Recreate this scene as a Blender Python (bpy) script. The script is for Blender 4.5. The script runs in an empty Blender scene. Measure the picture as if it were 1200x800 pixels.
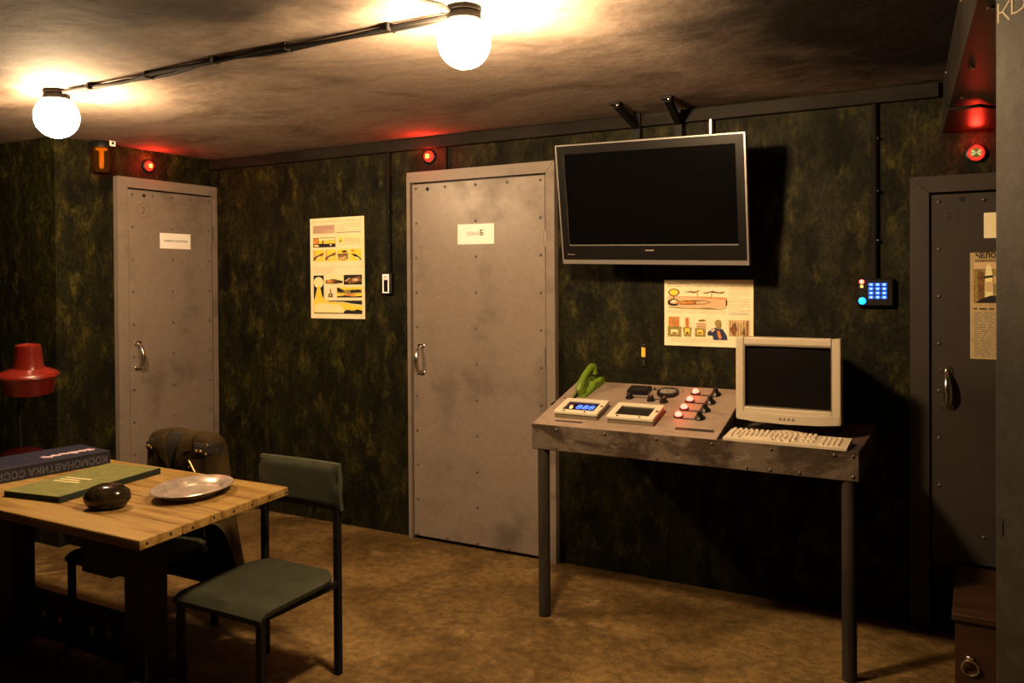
import bpy, bmesh, math, random
from mathutils import Vector, Matrix, Euler, Quaternion
random.seed(7)
C = bpy.context.scene.collection
SC = bpy.context.scene
R = math.radians

# ------------------------------------------------------------------ camera, world, exposure
def make_camera():
    f, yaw, pit, roll = 979.826, -0.509831383, -0.00914413796, -0.00615634541
    F = Vector((math.sin(yaw)*math.cos(pit), math.cos(yaw)*math.cos(pit), math.sin(pit)))
    Rr = F.cross(Vector((0, 0, 1))).normalized(); U = Rr.cross(F)
    R2 = Rr*math.cos(roll) + U*math.sin(roll); U2 = -Rr*math.sin(roll) + U*math.cos(roll)
    cd = bpy.data.cameras.new('camera'); cd.sensor_width = 36; cd.sensor_fit = 'HORIZONTAL'
    cd.lens = f/1200*36; cd.shift_y = -61.55/1200; cd.clip_start = .05
    o = bpy.data.objects.new('camera', cd); C.objects.link(o)
    m = Matrix((R2, U2, -F)).transposed().to_4x4(); m.translation = Vector((4.578, -4.004, 1.5))
    o.matrix_world = m
    SC.camera = o
make_camera()
w = bpy.data.worlds.new('world'); SC.world = w; w.use_nodes = True
w.node_tree.nodes['Background'].inputs[0].default_value = (.01, .008, .006, 1)
w.node_tree.nodes['Background'].inputs[1].default_value = .3
SC.view_settings.view_transform = 'Standard'; SC.view_settings.look = 'None'
SC.view_settings.gamma = 1; SC.view_settings.use_curve_mapping = False
SC.view_settings.exposure = 0.0
LAMP_NEAR = 720.0      # radiance of the globe above the control desk side
LAMP_FAR = 370.0       # radiance of the globe by the left wall
WARM = (1, .65, .345)

# ------------------------------------------------------------------ materials
MATS = {}
def srgb(r, g, b):
    f = lambda c: (c/12.92 if c <= .04045 else ((c+.055)/1.055)**2.4)
    return (f(r/255), f(g/255), f(b/255))
def mat(name, c1, c2=None, c3=None, scale=(6, 6, 6), detail=5, rough=.6, metal=0, bump=0, bscale=60, ramp=(.4, .65), ramp3=(.6, .8),
        rough2=None, emit=None, estr=0, spec=.3, dist=0, fine=0):
    m = bpy.data.materials.new(name); m.use_nodes = True; MATS[name] = m
    nt = m.node_tree; N = nt.nodes; L = nt.links; b = N['Principled BSDF']
    b.inputs['Base Color'].default_value = (*c1, 1); b.inputs['Roughness'].default_value = rough; b.inputs['Metallic'].default_value = metal
    b.inputs['Specular IOR Level'].default_value = spec
    tc = N.new('ShaderNodeTexCoord')
    def noise(sc, det, distortion=0, off=0):
        mp = N.new('ShaderNodeMapping'); mp.inputs['Scale'].default_value = sc; mp.inputs['Location'].default_value = (off, off*.7, off*.3)
        L.new(tc.outputs['Object'], mp.inputs[0])
        n = N.new('ShaderNodeTexNoise'); n.inputs['Scale'].default_value = 1; n.inputs['Detail'].default_value = det
        n.inputs['Roughness'].default_value = .62; n.inputs['Distortion'].default_value = distortion
        L.new(mp.outputs[0], n.inputs['Vector']); return n
    def rampnode(src, lo, hi):
        r = N.new('ShaderNodeMapRange'); r.inputs[1].default_value = lo; r.inputs[2].default_value = hi; r.interpolation_type = 'SMOOTHSTEP'
        L.new(src, r.inputs[0]); return r.outputs[0]
    def mix(fac, a, bb):
        x = N.new('ShaderNodeMix'); x.data_type = 'RGBA'; L.new(fac, x.inputs[0])
        if isinstance(a, tuple): x.inputs[6].default_value = (*a, 1)
        else: L.new(a, x.inputs[6])
        x.inputs[7].default_value = (*bb, 1); return x.outputs[2]
    if c2:
        n = noise(scale, detail, dist); fac = rampnode(n.outputs[0], *ramp); col = mix(fac, c1, c2)
        if c3:
            n3 = noise(tuple(s*2.3 for s in scale), detail+3, dist, 5.3); col = mix(rampnode(n3.outputs[0], *ramp3), col, c3)
        if fine:
            nf = noise(tuple(s*14 for s in scale), 2, 0, 2.1); fo = rampnode(nf.outputs[0], .25, .75)
            x = N.new('ShaderNodeMix'); x.data_type = 'RGBA'; x.blend_type = 'MULTIPLY'; x.inputs[0].default_value = fine
            L.new(col, x.inputs[6]); L.new(fo, x.inputs[7]); col = x.outputs[2]
        L.new(col, b.inputs['Base Color'])
        if rough2 is not None:
            r = N.new('ShaderNodeMapRange'); r.inputs[3].default_value = rough; r.inputs[4].default_value = rough2
            L.new(fac, r.inputs[0]); L.new(r.outputs[0], b.inputs['Roughness'])
    if bump:
        nb = noise((bscale,)*3, 4); bp = N.new('ShaderNodeBump'); bp.inputs['Strength'].default_value = bump; bp.inputs['Distance'].default_value = .01
        L.new(nb.outputs[0], bp.inputs['Height']); L.new(bp.outputs[0], b.inputs['Normal'])
    if emit:
        b.inputs['Emission Color'].default_value = (*emit, 1); b.inputs['Emission Strength'].default_value = estr
    return m
mat('wall', (.0046, .0050, .0018), (.022, .0215, .0052), (.078, .068, .0135), scale=(5.6, 5.6, 3.0), detail=11, ramp=(.34, .66), ramp3=(.48, .78), rough=.7, rough2=.55, bump=.5, bscale=40, dist=.25, fine=.75, spec=.13)
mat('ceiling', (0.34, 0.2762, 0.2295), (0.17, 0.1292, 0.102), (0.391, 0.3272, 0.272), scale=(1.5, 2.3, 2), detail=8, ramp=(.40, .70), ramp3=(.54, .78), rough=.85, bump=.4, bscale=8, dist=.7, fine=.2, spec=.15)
mat('floor', (0.2352, 0.1529, 0.05376), (0.1092, 0.06552, 0.02016), (0.3528, 0.2478, 0.1092), scale=(1.9, 1.9, 1.9), detail=10, ramp=(.38, .68), ramp3=(.58, .74), rough=.65, rough2=.5, bump=1.0, bscale=34, dist=.5, fine=.5, spec=.25)
mat('door_paint', (0.2372, 0.1972, 0.1637), (0.1256, 0.1004, 0.08184), scale=(2.4, 2.4, 2.8), detail=4, ramp=(.48, .76), rough=.36, rough2=.5, bump=.06, bscale=25, spec=.5, fine=.12)
mat('dark_door_paint', (.042, .036, .031), (.03, .026, .022), scale=(2.2, 2.2, 2.6), detail=4, ramp=(.5, .75), rough=.5, bump=.06, bscale=25, spec=.2)
mat('mark_ink', (.03, .026, .022), rough=.8)
mat('frame_paint', (0.2137, 0.1786, 0.1492), (0.1235, 0.09975, 0.0836), scale=(3, 3, 5), detail=4, ramp=(.5, .75), rough=.45, bump=.06, bscale=25, spec=.4)
mat('rivet', (0.144, 0.132, 0.12), rough=.4, metal=.6)
mat('chrome', (.62, .6, .56), rough=.22, metal=1)
mat('dark_metal', (0.027, 0.0252, 0.024), (0.054, 0.048, 0.042), scale=(9, 9, 9), rough=.5, metal=.4, bump=.1)
mat('black_metal', (.008, .008, .008), rough=.5, spec=.15)
mat('rail', (.016, .013, .010), (.008, .0065, .005), scale=(3, 8, 8), rough=.55, metal=0, bump=.15, spec=.12)
mat('rust_metal', (.15, .118, .09), (.045, .03, .02), (.26, .21, .165), scale=(5, 5, 9), detail=8, ramp=(.40, .60), ramp3=(.60, .74), rough=.42, rough2=.6, metal=.2, bump=.2, bscale=25, dist=.8, fine=.3)
mat('panel_metal', (0.336, 0.2632, 0.2072), (0.224, 0.168, 0.1288), (0.4032, 0.3248, 0.2576), scale=(5, 6, 6), detail=7, ramp=(.45, .7), ramp3=(.6, .8), rough=.5, metal=.2, bump=.12, bscale=40, dist=1)
mat('leg_metal', (.034, .029, .024), (.022, .018, .015), scale=(14, 14, 4), rough=.55, spec=.15)
mat('cable', (.006, .0055, .005), rough=.8, spec=.2)
mat('black_plastic', (0.0084, 0.0084, 0.009), rough=.35)
mat('gloss_black', (.006, .0055, .005), rough=.32, spec=.3)
mat('tv_screen', (.002, .002, .0022), rough=.14, spec=.25)
mat('silver', (.55, .53, .51), rough=.3, metal=.8)
mat('beige', (0.4706, 0.4099, 0.3036), rough=.45)
mat('beige_key', (0.592, 0.5203, 0.3947), rough=.5)
mat('beige_dark', (0.18, 0.15, 0.102), rough=.5)
mat('crt_glass', (.006, .0055, .0055), rough=.2, spec=.3)
mat('cream', (0.595, 0.561, 0.425), rough=.5)
mat('paper', (.92, .86, .58), (.86, .78, .48), scale=(8, 8, 8), rough=.75)
mat('white_paper', (.95, .94, .90), rough=.7)
mat('ink_black', (.02, .017, .02), rough=.8)
mat('ink_grey', (.22, .2, .17), rough=.8)
mat('ink_brown', (.16, .075, .03), (.30, .15, .05), scale=(60, 60, 60), rough=.8)
mat('ink_orange', (.62, .24, .05), (.7, .34, .1), scale=(40, 40, 40), rough=.8)
mat('ink_tan', (.70, .50, .28), rough=.8)
mat('ink_pink', (.75, .52, .38), rough=.8)
mat('ink_yellow', (.92, .70, .03), (.9, .74, .16), scale=(50, 50, 50), rough=.8)
mat('ink_pale', (.92, .86, .46), rough=.8)
mat('ink_blue', (.03, .04, .10), rough=.8)
mat('ink_olive', (.26, .2, .06), (.4, .3, .1), scale=(90, 90, 90), rough=.8)
mat('newsprint', (0.528, 0.416, 0.208), (0.448, 0.336, 0.16), scale=(12, 12, 12), rough=.8)
mat('seat_fabric', (0.03794, 0.04284, 0.02448), (0.02815, 0.03182, 0.01897), scale=(10, 10, 10), rough=.85, bump=.25, bscale=300)
mat('coat_cloth', (.042, .028, .009), (.022, .014, .0045), scale=(7, 7, 7), rough=.8, bump=.3, bscale=120, spec=.1)
mat('coat_dark', (0.01, 0.008, 0.005), rough=.85)
mat('tag_yellow', (.85, .62, .10), rough=.4)
mat('brass', (.75, .55, .2), rough=.28, metal=1)
mat('wood', (0.302, 0.2013, 0.06406), (0.1647, 0.08694, 0.02059), (0.3295, 0.2288, 0.08694), scale=(1.5, 20, 16), detail=8, ramp=(.40, .66), ramp3=(.58, .75), rough=.42, bump=.15, bscale=30, dist=1.6)
mat('wood_end', (0.24, 0.144, 0.054), (0.132, 0.072, 0.024), scale=(30, 12, 30), rough=.6, bump=.2)
mat('dark_wood', (.018, .014, .010), (.03, .022, .014), scale=(20, 20, 3), rough=.6)
mat('step_wood', (0.04225, 0.0182, 0.0078), (0.02925, 0.01235, 0.0052), scale=(3, 12, 12), rough=.6, bump=.1)
mat('book_blue', (0.02275, 0.0234, 0.04875), (0.0156, 0.0169, 0.039), scale=(9, 9, 9), rough=.45)
mat('book_spine', (0.0168, 0.018, 0.033), rough=.5)
mat('book_green', (.150, .155, .045), (.11, .118, .034), scale=(30, 30, 30), rough=.7, bump=.15, bscale=200)
mat('book_edge', (.012, .02, .016), rough=.7)
mat('spine_ink', (0.112, 0.112, 0.14), rough=.5)
mat('cover_ink', (.55, .42, .48), (.4, .28, .34), scale=(40, 40, 40), rough=.5)
mat('gold_ink', (.62, .56, .32), rough=.6)
mat('stone', (0.0126, 0.0091, 0.0049), (0.028, 0.0189, 0.0084), scale=(20, 20, 20), rough=.14)
mat('plate', (0.5184, 0.4464, 0.396), (0.3744, 0.3096, 0.2664), scale=(16, 16, 16), rough=.3, metal=.55, bump=.05, bscale=50)
mat('red_enamel', (0.105, 0.0077, 0.0042), rough=.3)
mat('red_dark', (0.056, 0.0048, 0.004), rough=.4)
mat('phone_green', (0.12, 0.2025, 0.015), rough=.4)
mat('globe_near', (.8, .8, .8), emit=WARM, estr=LAMP_NEAR, rough=.3)
mat('globe_far', (.8, .8, .8), emit=WARM, estr=LAMP_FAR, rough=.3)
mat('collar', (.0022, .0015, .001), rough=.7, spec=.05)
mat('red_glow', (.5, .01, .005), emit=(1, .02, .008), estr=2.6, rough=.3)
mat('red_ring', (.5, .01, .005), emit=(1, .02, .01), estr=2.2, rough=.3)
mat('red_core', (.5, .2, .05), emit=(1, .5, .06), estr=6, rough=.3)
mat('olive_core', (.05, .05, .01), emit=(.62, .62, .22), estr=.8, rough=.3)
mat('red_bulb', (.6, .02, .01), emit=(1, .09, .06), estr=8, rough=.2)
mat('olive_disc', (.01, .01, .005), emit=(.12, .10, .015), estr=1, rough=.4)
mat('orange_led', (.5, .3, .05), emit=(1, .5, .05), estr=5, rough=.3)
mat('blue_key', (.02, .06, .5), emit=(.02, .12, 1), estr=2.4, rough=.3)
mat('blue_mark', (.3, .5, 1), emit=(.45, .7, 1), estr=2.5, rough=.3)
mat('cyan_key', (.02, .3, .6), emit=(.01, .35, 1), estr=2.4, rough=.3)
mat('blue_digit', (.1, .2, .9), emit=(.03, .10, 1), estr=3.2, rough=.3)
mat('display_bg', (.012, .012, .03), rough=.15)
mat('display_off', (.02, .019, .016), rough=.2)
mat('switch_light', (.8, .7, .6), emit=(1, .75, .5), estr=.6, rough=.4)
mat('steel_leaf', (0.03917, 0.0359, 0.02448), (0.02448, 0.02176, 0.01523), (0.0544, 0.04896, 0.03373), scale=(4, 4, 3), detail=8, rough=.6, rough2=.5, bump=.12, bscale=34, dist=.8, fine=.35)
mat('scratch', (0.434, 0.385, 0.294), rough=.7)
mat('duct', (0.02925, 0.026, 0.0221), (0.0182, 0.0156, 0.013), scale=(5, 3, 5), rough=.4, metal=.3, bump=.1)
mat('amber_fluid', (.75, .45, .06), emit=(1, .8, .25), estr=2.2, rough=.15)
def soot_shade(name, spots, dark):
    # irregular patches of soot and vignette shade painted into the colour (object coordinates, metres)
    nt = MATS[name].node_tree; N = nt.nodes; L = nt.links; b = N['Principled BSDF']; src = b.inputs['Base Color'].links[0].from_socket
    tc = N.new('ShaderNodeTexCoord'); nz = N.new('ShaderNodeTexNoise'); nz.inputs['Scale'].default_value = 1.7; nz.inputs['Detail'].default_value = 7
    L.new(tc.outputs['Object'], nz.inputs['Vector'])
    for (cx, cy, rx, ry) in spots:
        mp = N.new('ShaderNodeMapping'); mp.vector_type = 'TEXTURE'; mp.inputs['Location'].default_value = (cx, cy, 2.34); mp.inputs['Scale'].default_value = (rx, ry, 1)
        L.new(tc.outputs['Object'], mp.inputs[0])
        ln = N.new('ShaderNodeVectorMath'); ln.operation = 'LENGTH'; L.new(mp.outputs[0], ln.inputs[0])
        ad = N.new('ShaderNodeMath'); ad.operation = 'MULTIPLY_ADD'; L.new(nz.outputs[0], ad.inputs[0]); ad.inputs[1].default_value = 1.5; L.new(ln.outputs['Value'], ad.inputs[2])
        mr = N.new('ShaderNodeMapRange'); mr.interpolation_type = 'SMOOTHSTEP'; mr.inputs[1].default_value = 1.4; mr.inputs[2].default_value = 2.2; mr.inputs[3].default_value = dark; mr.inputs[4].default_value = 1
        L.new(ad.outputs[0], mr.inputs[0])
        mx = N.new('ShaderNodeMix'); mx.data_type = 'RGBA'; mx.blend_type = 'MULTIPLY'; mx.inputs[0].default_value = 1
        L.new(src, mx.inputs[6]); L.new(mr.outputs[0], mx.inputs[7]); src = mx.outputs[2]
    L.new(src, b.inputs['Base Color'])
soot_shade('ceiling', [(2.0, -2.8, 2.2, .86), (4.4, -1.4, .66, 1.2)], .07)
def glass_mat(name, col, fac):
    m = bpy.data.materials.new(name); m.use_nodes = True; MATS[name] = m
    nt = m.node_tree; b = nt.nodes['Principled BSDF']; b.inputs['Base Color'].default_value = (*col, 1); b.inputs['Roughness'].default_value = .08
    t = nt.nodes.new('ShaderNodeBsdfTransparent'); t.inputs[0].default_value = (*col, 1)
    mx = nt.nodes.new('ShaderNodeMixShader'); mx.inputs[0].default_value = fac
    nt.links.new(t.outputs[0], mx.inputs[1]); nt.links.new(b.outputs[0], mx.inputs[2]); nt.links.new(mx.outputs[0], nt.nodes['Material Output'].inputs[0])
glass_mat('amber_glass', (.50, .24, .04), .05)

# ------------------------------------------------------------------ mesh helpers
class MB:
    def __init__(s): s.bm = bmesh.new(); s.mi = 0; s.mats = []
    def use(s, name):
        if name not in s.mats: s.mats.append(name)
        s.mi = s.mats.index(name); return s
    def _fin(s, geom):
        for f in geom: f.material_index = s.mi
    def box(s, lo, hi, bev=0, rot=None, seg=1):
        lo, hi = Vector(lo), Vector(hi); c = (lo+hi)/2; d = hi-lo
        r = bmesh.ops.create_cube(s.bm, size=1)
        vs = r['verts']
        for v in vs: v.co = Vector((v.co.x*d.x, v.co.y*d.y, v.co.z*d.z))
        fs = list({f for v in vs for f in v.link_faces})
        if bev:
            es = list({e for v in vs for e in v.link_edges})
            rr = bmesh.ops.bevel(s.bm, geom=es, offset=bev, segments=seg, profile=.5, affect='EDGES')
            fs = list({f for f in fs if f.is_valid} | set(rr['faces'])); vs = list({v for f in fs for v in f.verts})
        for v in vs: v.co = (rot @ v.co if rot else v.co) + c
        s._fin(fs); return s
    def poly(s, pts):
        f = s.bm.faces.new([s.bm.verts.new(p) for p in pts]); s._fin([f]); return s
    def prism(s, pts, ext):
        e = Vector(ext); a = [s.bm.verts.new(Vector(p)) for p in pts]; b = [s.bm.verts.new(Vector(p)+e) for p in pts]; n = len(a)
        fs = [s.bm.faces.new(a[::-1]), s.bm.faces.new(b)]
        for i in range(n): fs.append(s.bm.faces.new((a[i], a[(i+1) % n], b[(i+1) % n], b[i])))
        s._fin(fs); return s
    def tube(s, path, r, n=10, cap=True):
        P = [Vector(p) for p in path]; k = len(P); rs = r if isinstance(r, (list, tuple)) else [r]*k
        rings = []; up = None
        for i, p in enumerate(P):
            t = (P[min(i+1, k-1)]-P[max(i-1, 0)]).normalized()
            if up is None:
                up = Vector((0, 0, 1)) if abs(t.z) < .9 else Vector((1, 0, 0))
            a = t.cross(up).normalized(); up = a.cross(t).normalized()
            rings.append([s.bm.verts.new(p+(a*math.cos(2*math.pi*j/n)+up*math.sin(2*math.pi*j/n))*rs[i]) for j in range(n)])
        fs = []
        for i in range(k-1):
            for j in range(n): fs.append(s.bm.faces.new((rings[i][j], rings[i][(j+1) % n], rings[i+1][(j+1) % n], rings[i+1][j])))
        if cap: fs.append(s.bm.faces.new(rings[0][::-1])); fs.append(s.bm.faces.new(rings[-1]))
        s._fin(fs); return s
    def lathe(s, prof, c=(0, 0, 0), n=24, sx=1, sy=1, rot=None):
        c = Vector(c); rings = []; fs = []
        for (r, z) in prof:
            if r < 1e-6: rings.append([s.bm.verts.new(c+((rot @ Vector((0, 0, z))) if rot else Vector((0, 0, z))))])
            else:
                ring = []
                for j in range(n):
                    v = Vector((r*sx*math.cos(2*math.pi*j/n), r*sy*math.sin(2*math.pi*j/n), z))
                    ring.append(s.bm.verts.new(c+((rot @ v) if rot else v)))
                rings.append(ring)
        for a, b in zip(rings, rings[1:]):
            for j in range(n):
                k = (j+1) % n
                if len(a) == 1 and len(b) == 1: continue
                if len(a) == 1: fs.append(s.bm.faces.new((a[0], b[j], b[k])))
                elif len(b) == 1: fs.append(s.bm.faces.new((a[j], a[k], b[0])))
                else: fs.append(s.bm.faces.new((a[j], a[k], b[k], b[j])))
        if len(rings[0]) > 1: fs.append(s.bm.faces.new(rings[0]))
        if len(rings[-1]) > 1: fs.append(s.bm.faces.new(rings[-1][::-1]))
        s._fin(fs); return s
    def ellipsoid(s, c, r, n=20, m=12, rot=None):
        prof = [(math.sin(math.pi*i/m), -math.cos(math.pi*i/m)) for i in range(m+1)]; prof[0] = (0, -1); prof[-1] = (0, 1)
        rm = Matrix.Diagonal(Vector(r)); rm = (rot.to_3x3() @ rm) if rot else rm
        return s.lathe(prof, c, n, rot=rm)
    def ring(s, c, r0, r1, nrm='y', n=28):
        c = Vector(c); ax = {'y': (Vector((1, 0, 0)), Vector((0, 0, 1))), 'z': (Vector((1, 0, 0)), Vector((0, 1, 0)))}[nrm]
        fs = []; a = []; b = []
        for j in range(n):
            d = ax[0]*math.cos(2*math.pi*j/n)+ax[1]*math.sin(2*math.pi*j/n); a.append(s.bm.verts.new(c+d*r0)); b.append(s.bm.verts.new(c+d*r1))
        for j in range(n):
            k = (j+1) % n; fs.append(s.bm.faces.new((a[j], a[k], b[k], b[j])))
        s._fin(fs); return s
    def build(s, name, mats=None, parent=None, smooth=False, world=False, loc=None):
        if world and parent is not None:
            bmesh.ops.translate(s.bm, verts=s.bm.verts, vec=-Vector(parent.location))
        bmesh.ops.recalc_face_normals(s.bm, faces=s.bm.faces)
        me = bpy.data.meshes.new(name); s.bm.to_mesh(me); s.bm.free()
        names = [mats] if isinstance(mats, str) else (s.mats if mats is None else mats)
        for m in names: me.materials.append(MATS[m])
        if smooth:
            for p in me.polygons: p.use_smooth = True
            try: me.set_sharp_from_angle(angle=R(38))
            except Exception: pass
        o = bpy.data.objects.new(name, me); C.objects.link(o)
        if parent is not None: o.parent = parent
        if loc: o.location = loc
        return o
def inst(name, mesh, parent, loc, rot=None, scale=None):
    o = bpy.data.objects.new(name, mesh); C.objects.link(o); o.parent = parent; o.location = loc
    if rot: o.rotation_euler = rot
    if scale: o.scale = scale
    return o
def tag(o, label, cat, group=None):
    o['label'] = label; o['category'] = cat
    if group: o['group'] = group
    return o
def thing(name, label, cat, loc=(0, 0, 0), rz=0, group=None):
    o = bpy.data.objects.new(name, None); C.objects.link(o); o.location = loc; o.rotation_euler = (0, 0, rz); o.empty_display_size = .1
    return tag(o, label, cat, group)
def struct(o, label=None):
    o['kind'] = 'structure'
    if label: o['label'] = label
    return o
def text_mesh(body, size, mname, bold=0, extrude=.0003):
    cu = bpy.data.curves.new('text', 'FONT'); cu.body = body; cu.size = size; cu.align_x = 'CENTER'; cu.align_y = 'CENTER'; cu.offset = bold; cu.extrude = extrude
    cu.resolution_u = 2
    o = bpy.data.objects.new('text', cu); C.objects.link(o)
    bpy.context.view_layer.update()
    me = bpy.data.meshes.new_from_object(o.evaluated_get(bpy.context.evaluated_depsgraph_get()))
    bpy.data.objects.remove(o); bpy.data.curves.remove(cu)
    me.materials.clear(); me.materials.append(MATS[mname]); return me
UP = (R(90), 0, 0)       # text lying in XY -> standing, facing -Y

# ------------------------------------------------------------------ the room
H = 2.34
X1, YF, XL = 5.35, -5.2, -1.6
struct(MB().box((XL-.1, YF-.1, -.1), (X1+.1, .1, 0)).build('floor', 'floor'), 'ochre stained concrete floor')
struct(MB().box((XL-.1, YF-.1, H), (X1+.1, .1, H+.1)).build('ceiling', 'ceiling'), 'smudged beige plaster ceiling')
struct(MB().box((0, 0, 0), (X1+.1, .1, H)).build('wall_back', 'wall'), 'mottled dark green painted wall')
struct(MB().box((-.1, -1.124, 0), (0, .1, H)).build('wall_left', 'wall'), 'mottled dark green painted wall with grey door')
struct(MB().box((XL, -1.124, 0), (-.1, -1.024, H)).build('wall_alcove', 'wall'), 'dark wall turning away behind the red lamp')
struct(MB().box((XL-.1, YF, 0), (XL, -1.024, H)).build('wall_far_left', 'wall'))
struct(MB().box((X1, YF, 0), (X1+.1, 0, H)).build('wall_right', 'wall'))
struct(MB().box((XL-.1, YF-.1, 0), (X1+.1, YF, H)).build('wall_front', 'wall'))
tr = MB().box((0, -.035, 2.268), (4.43, 0, 2.332), .003)
struct(tr.build('trim_1', 'rail'), 'dark rail along the top of the back wall')
tr = MB()
for x in (.55, 1.66, 2.2, 3.457, 4.0): pass
tr.box((1.915-.006, -.012, 2.136), (1.915+.006, 0, 2.27))
struct(tr.build('trim_2', 'cable'), 'short dark strip beside the red lamp')

RIV = MB().lathe([(.0085, 0), (.0075, .003), (.004, .0055), (0, .006)], n=8, rot=Matrix.Rotation(R(90), 3, 'X')).build('rivet', 'rivet', smooth=True)
RIVM = RIV.data; bpy.data.objects.remove(RIV)

def handle(parent, u, z, d):
    h = MB().use('chrome')
    for s in (-1, 1):
        h.box((u-.024, d-.004, z+s*.078-.013), (u+.024, d, z+s*.078+.013), .002)
    pts = []; rs = []
    for i in range(15):
        a = i/14; zz = z+.078-.156*a; b = math.sin(math.pi*a); pts.append((u, d-.004-.046*b**.55, zz)); rs.append(.0065+.0065*b)
    h.tube(pts, rs, 10)
    o = h.build('handle', None, parent, smooth=True)
    bo = MB()
    for s in (-1, 1):
        for q in (-1, 1): bo.lathe([(.006, 0), (.005, .003), (0, .0045)], (u+q*.016, d-.004, z+s*.078), 8, rot=Matrix.Rotation(R(90), 3, 'X'))
    return o

def door(name, label, loc, rz, W, TOP, l0, l1, lz0, lz1, hz, rivet_z, hinges, mark=None, hole=None, dep=.04, pf='frame_paint', pl='door_paint', ink='mark_ink'):
    e = bpy.data.objects.new(name, None); C.objects.link(e); e.location = loc; e.rotation_euler = (0, 0, rz); struct(e, label)
    g = .009
    jl, jr, jt = l0-g, l1+g, lz1+g
    y0, y1 = -dep, 0
    def jamb(pts, nm): MB().prism([(p[0], y0, p[1]) for p in pts], (0, dep, 0)).build(nm, pf, e)
    q = .0012
    jamb([(0, 0), (jl, 0), (jl, jt-q), (0, TOP-q)], 'frame_jamb')
    jamb([(jr, 0), (W, 0), (W, TOP-q), (jr, jt-q)], 'frame_jamb')
    jamb([(q, TOP), (W-q, TOP), (jr-q, jt), (jl+q, jt)], 'frame_head')
    sh = MB().box((jl, -.004, lz0-.015), (jr, 0, jt)).build('gap_seal', 'black_plastic', e)
    lf = MB().box((l0, -.03, lz0), (l1, -.004, lz1), .003).build('leaf', pl, e)
    us = (l0+.028, (l0+l1)/2, l1-.028)
    for zz in rivet_z:
        for u in us: inst('rivet', RIVM, lf, (u, -.030, zz))
    for u in ((us[0]+us[1])/2, (us[1]+us[2])/2):
        inst('rivet', RIVM, lf, (u, -.030, rivet_z[0])); inst('rivet', RIVM, lf, (u, -.030, rivet_z[-1]))
    handle(lf, l0+.058, hz, -.030)
    for z in hinges: MB().tube([(l1+.004, -.036, z-.045), (l1+.004, -.036, z+.045)], .007, 8).build('hinge', 'rivet', lf, smooth=True)
    if mark:
        u, z, ch = mark
        inst('number_mark', text_mesh(ch, .060, ink, -.001), lf, (u, -.0306, z), UP)
        MB().ring((u, -.0308, z), .042, .0438).build('number_ring', ink, lf)
    if hole:
        MB().lathe([(.011, 0), (.011, .003), (.006, .003), (.006, .001), (0, .001)], (hole[0], -.030, hole[1]), 14, rot=Matrix.Rotation(R(90), 3, 'X')).build('peephole', 'ink_black', lf)
    return e, lf
rz_main = [2.04-.2005*i for i in range(11)]
door('door_1', 'tall grey riveted steel door beside the wall television', (1.660, 0, 0), 0, .960, 2.136, .032, .900, .022, 2.066, 1.05, rz_main, (1.725, 1.1, .36), None, (.142, 2.034))
door('door_2', 'grey riveted steel door marked with a circled 2', (0, -.757, 0), R(90), .755, 2.152, .079, .718, .022, 2.080, 1.053, [2.05-.2005*i for i in range(11)], (1.83, .4), (.186, 1.955, '2'), (.190, 2.048))
door('door_3', 'grey riveted steel door marked with a circled 3', (4.318, 0, 0), 0, .86, 1.934, .082, .80, .305, 1.856, 1.036, [1.825-.2*i for i in range(8)], (1.6, .6), (.145, 1.757, '3'), (.195, 1.832), pf='dark_door_paint', pl='dark_door_paint', ink='ink_black')

# open steel leaf at the right, hinged towards the right wall
e4 = bpy.data.objects.new('door_4', None); C.objects.link(e4); e4.location = (4.606, -1.99, 0); e4.rotation_euler = (0, 0, math.atan2(-.62, .78)); struct(e4, 'scratched olive steel door standing open under the duct')
lf4 = MB().box((0, 0, .01), (.76, .045, 2.112), .004).build('leaf', 'steel_leaf', e4)
MB().prism([(.0131+.006*math.cos(a)*1.0, -.0012, .985+.011+.008*math.sin(a)) for a in [R(-50+i*280/12) for i in range(13)]] + [(.008, -.0012, .966), (.0185, -.0012, .966)], (0, .002, 0)).build('keyhole', 'ink_black', lf4)
inst('scratched_letter', text_mesh('К', .056, 'scratch', -.0006), lf4, (.0200, -.0004, 2.044), UP)
inst('scratched_letter', text_mesh('D', .052, 'scratch', -.0006), lf4, (.0520, -.0004, 2.052), UP)
MB().box((.70, -.01, .3), (.76, 0, .42), .002).build('hinge', 'dark_metal', lf4)
MB().box((.70, -.01, 1.7), (.76, 0, 1.82), .002).build('hinge', 'dark_metal', lf4)

# hanging duct over the right door
dz = thing('ventilation_duct', 'dark boxed steel duct hung under the ceiling by the red lit corner', 'duct', (4.443, 0, 2.12), R(4.1))
MB().box((0, -3.0, 0), (.84, -.002, .22), .002).build('casing', 'duct', dz)
BM = MB().lathe([(.010, 0), (.008, .004), (0, .007)], n=8).build('bolt', 'chrome', dz, smooth=True, loc=(0, -.3, .19)); BM.rotation_euler = (0, R(-90), 0)
for yy in (-1.25, -1.32, -2.2): inst('bolt', BM.data, dz, (0, yy, .19), (0, R(-90), 0))
for yy in (-.75, -1.2, -1.8, -2.4): inst('bolt', BM.data, dz, (.03, yy, 0), (R(180), 0, 0))
MB().box((-.003, -3.0, -.003), (.012, -.002, .012)).build('edge_strip', 'duct', dz)
cb = MB().tube([(4.47, -.60, 2.13), (4.487, -.60, 2.112), (4.53, -.61, 2.108), (4.58, -.618, 2.110), (4.61, -.56, 2.112), (4.70, -.52, 2.112), (4.9, -.5, 2.112)], .006, 8).build('duct_cable', 'cable', smooth=True)
tag(cb, 'thin black cable crossing the underside of the duct', 'cable')

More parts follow.
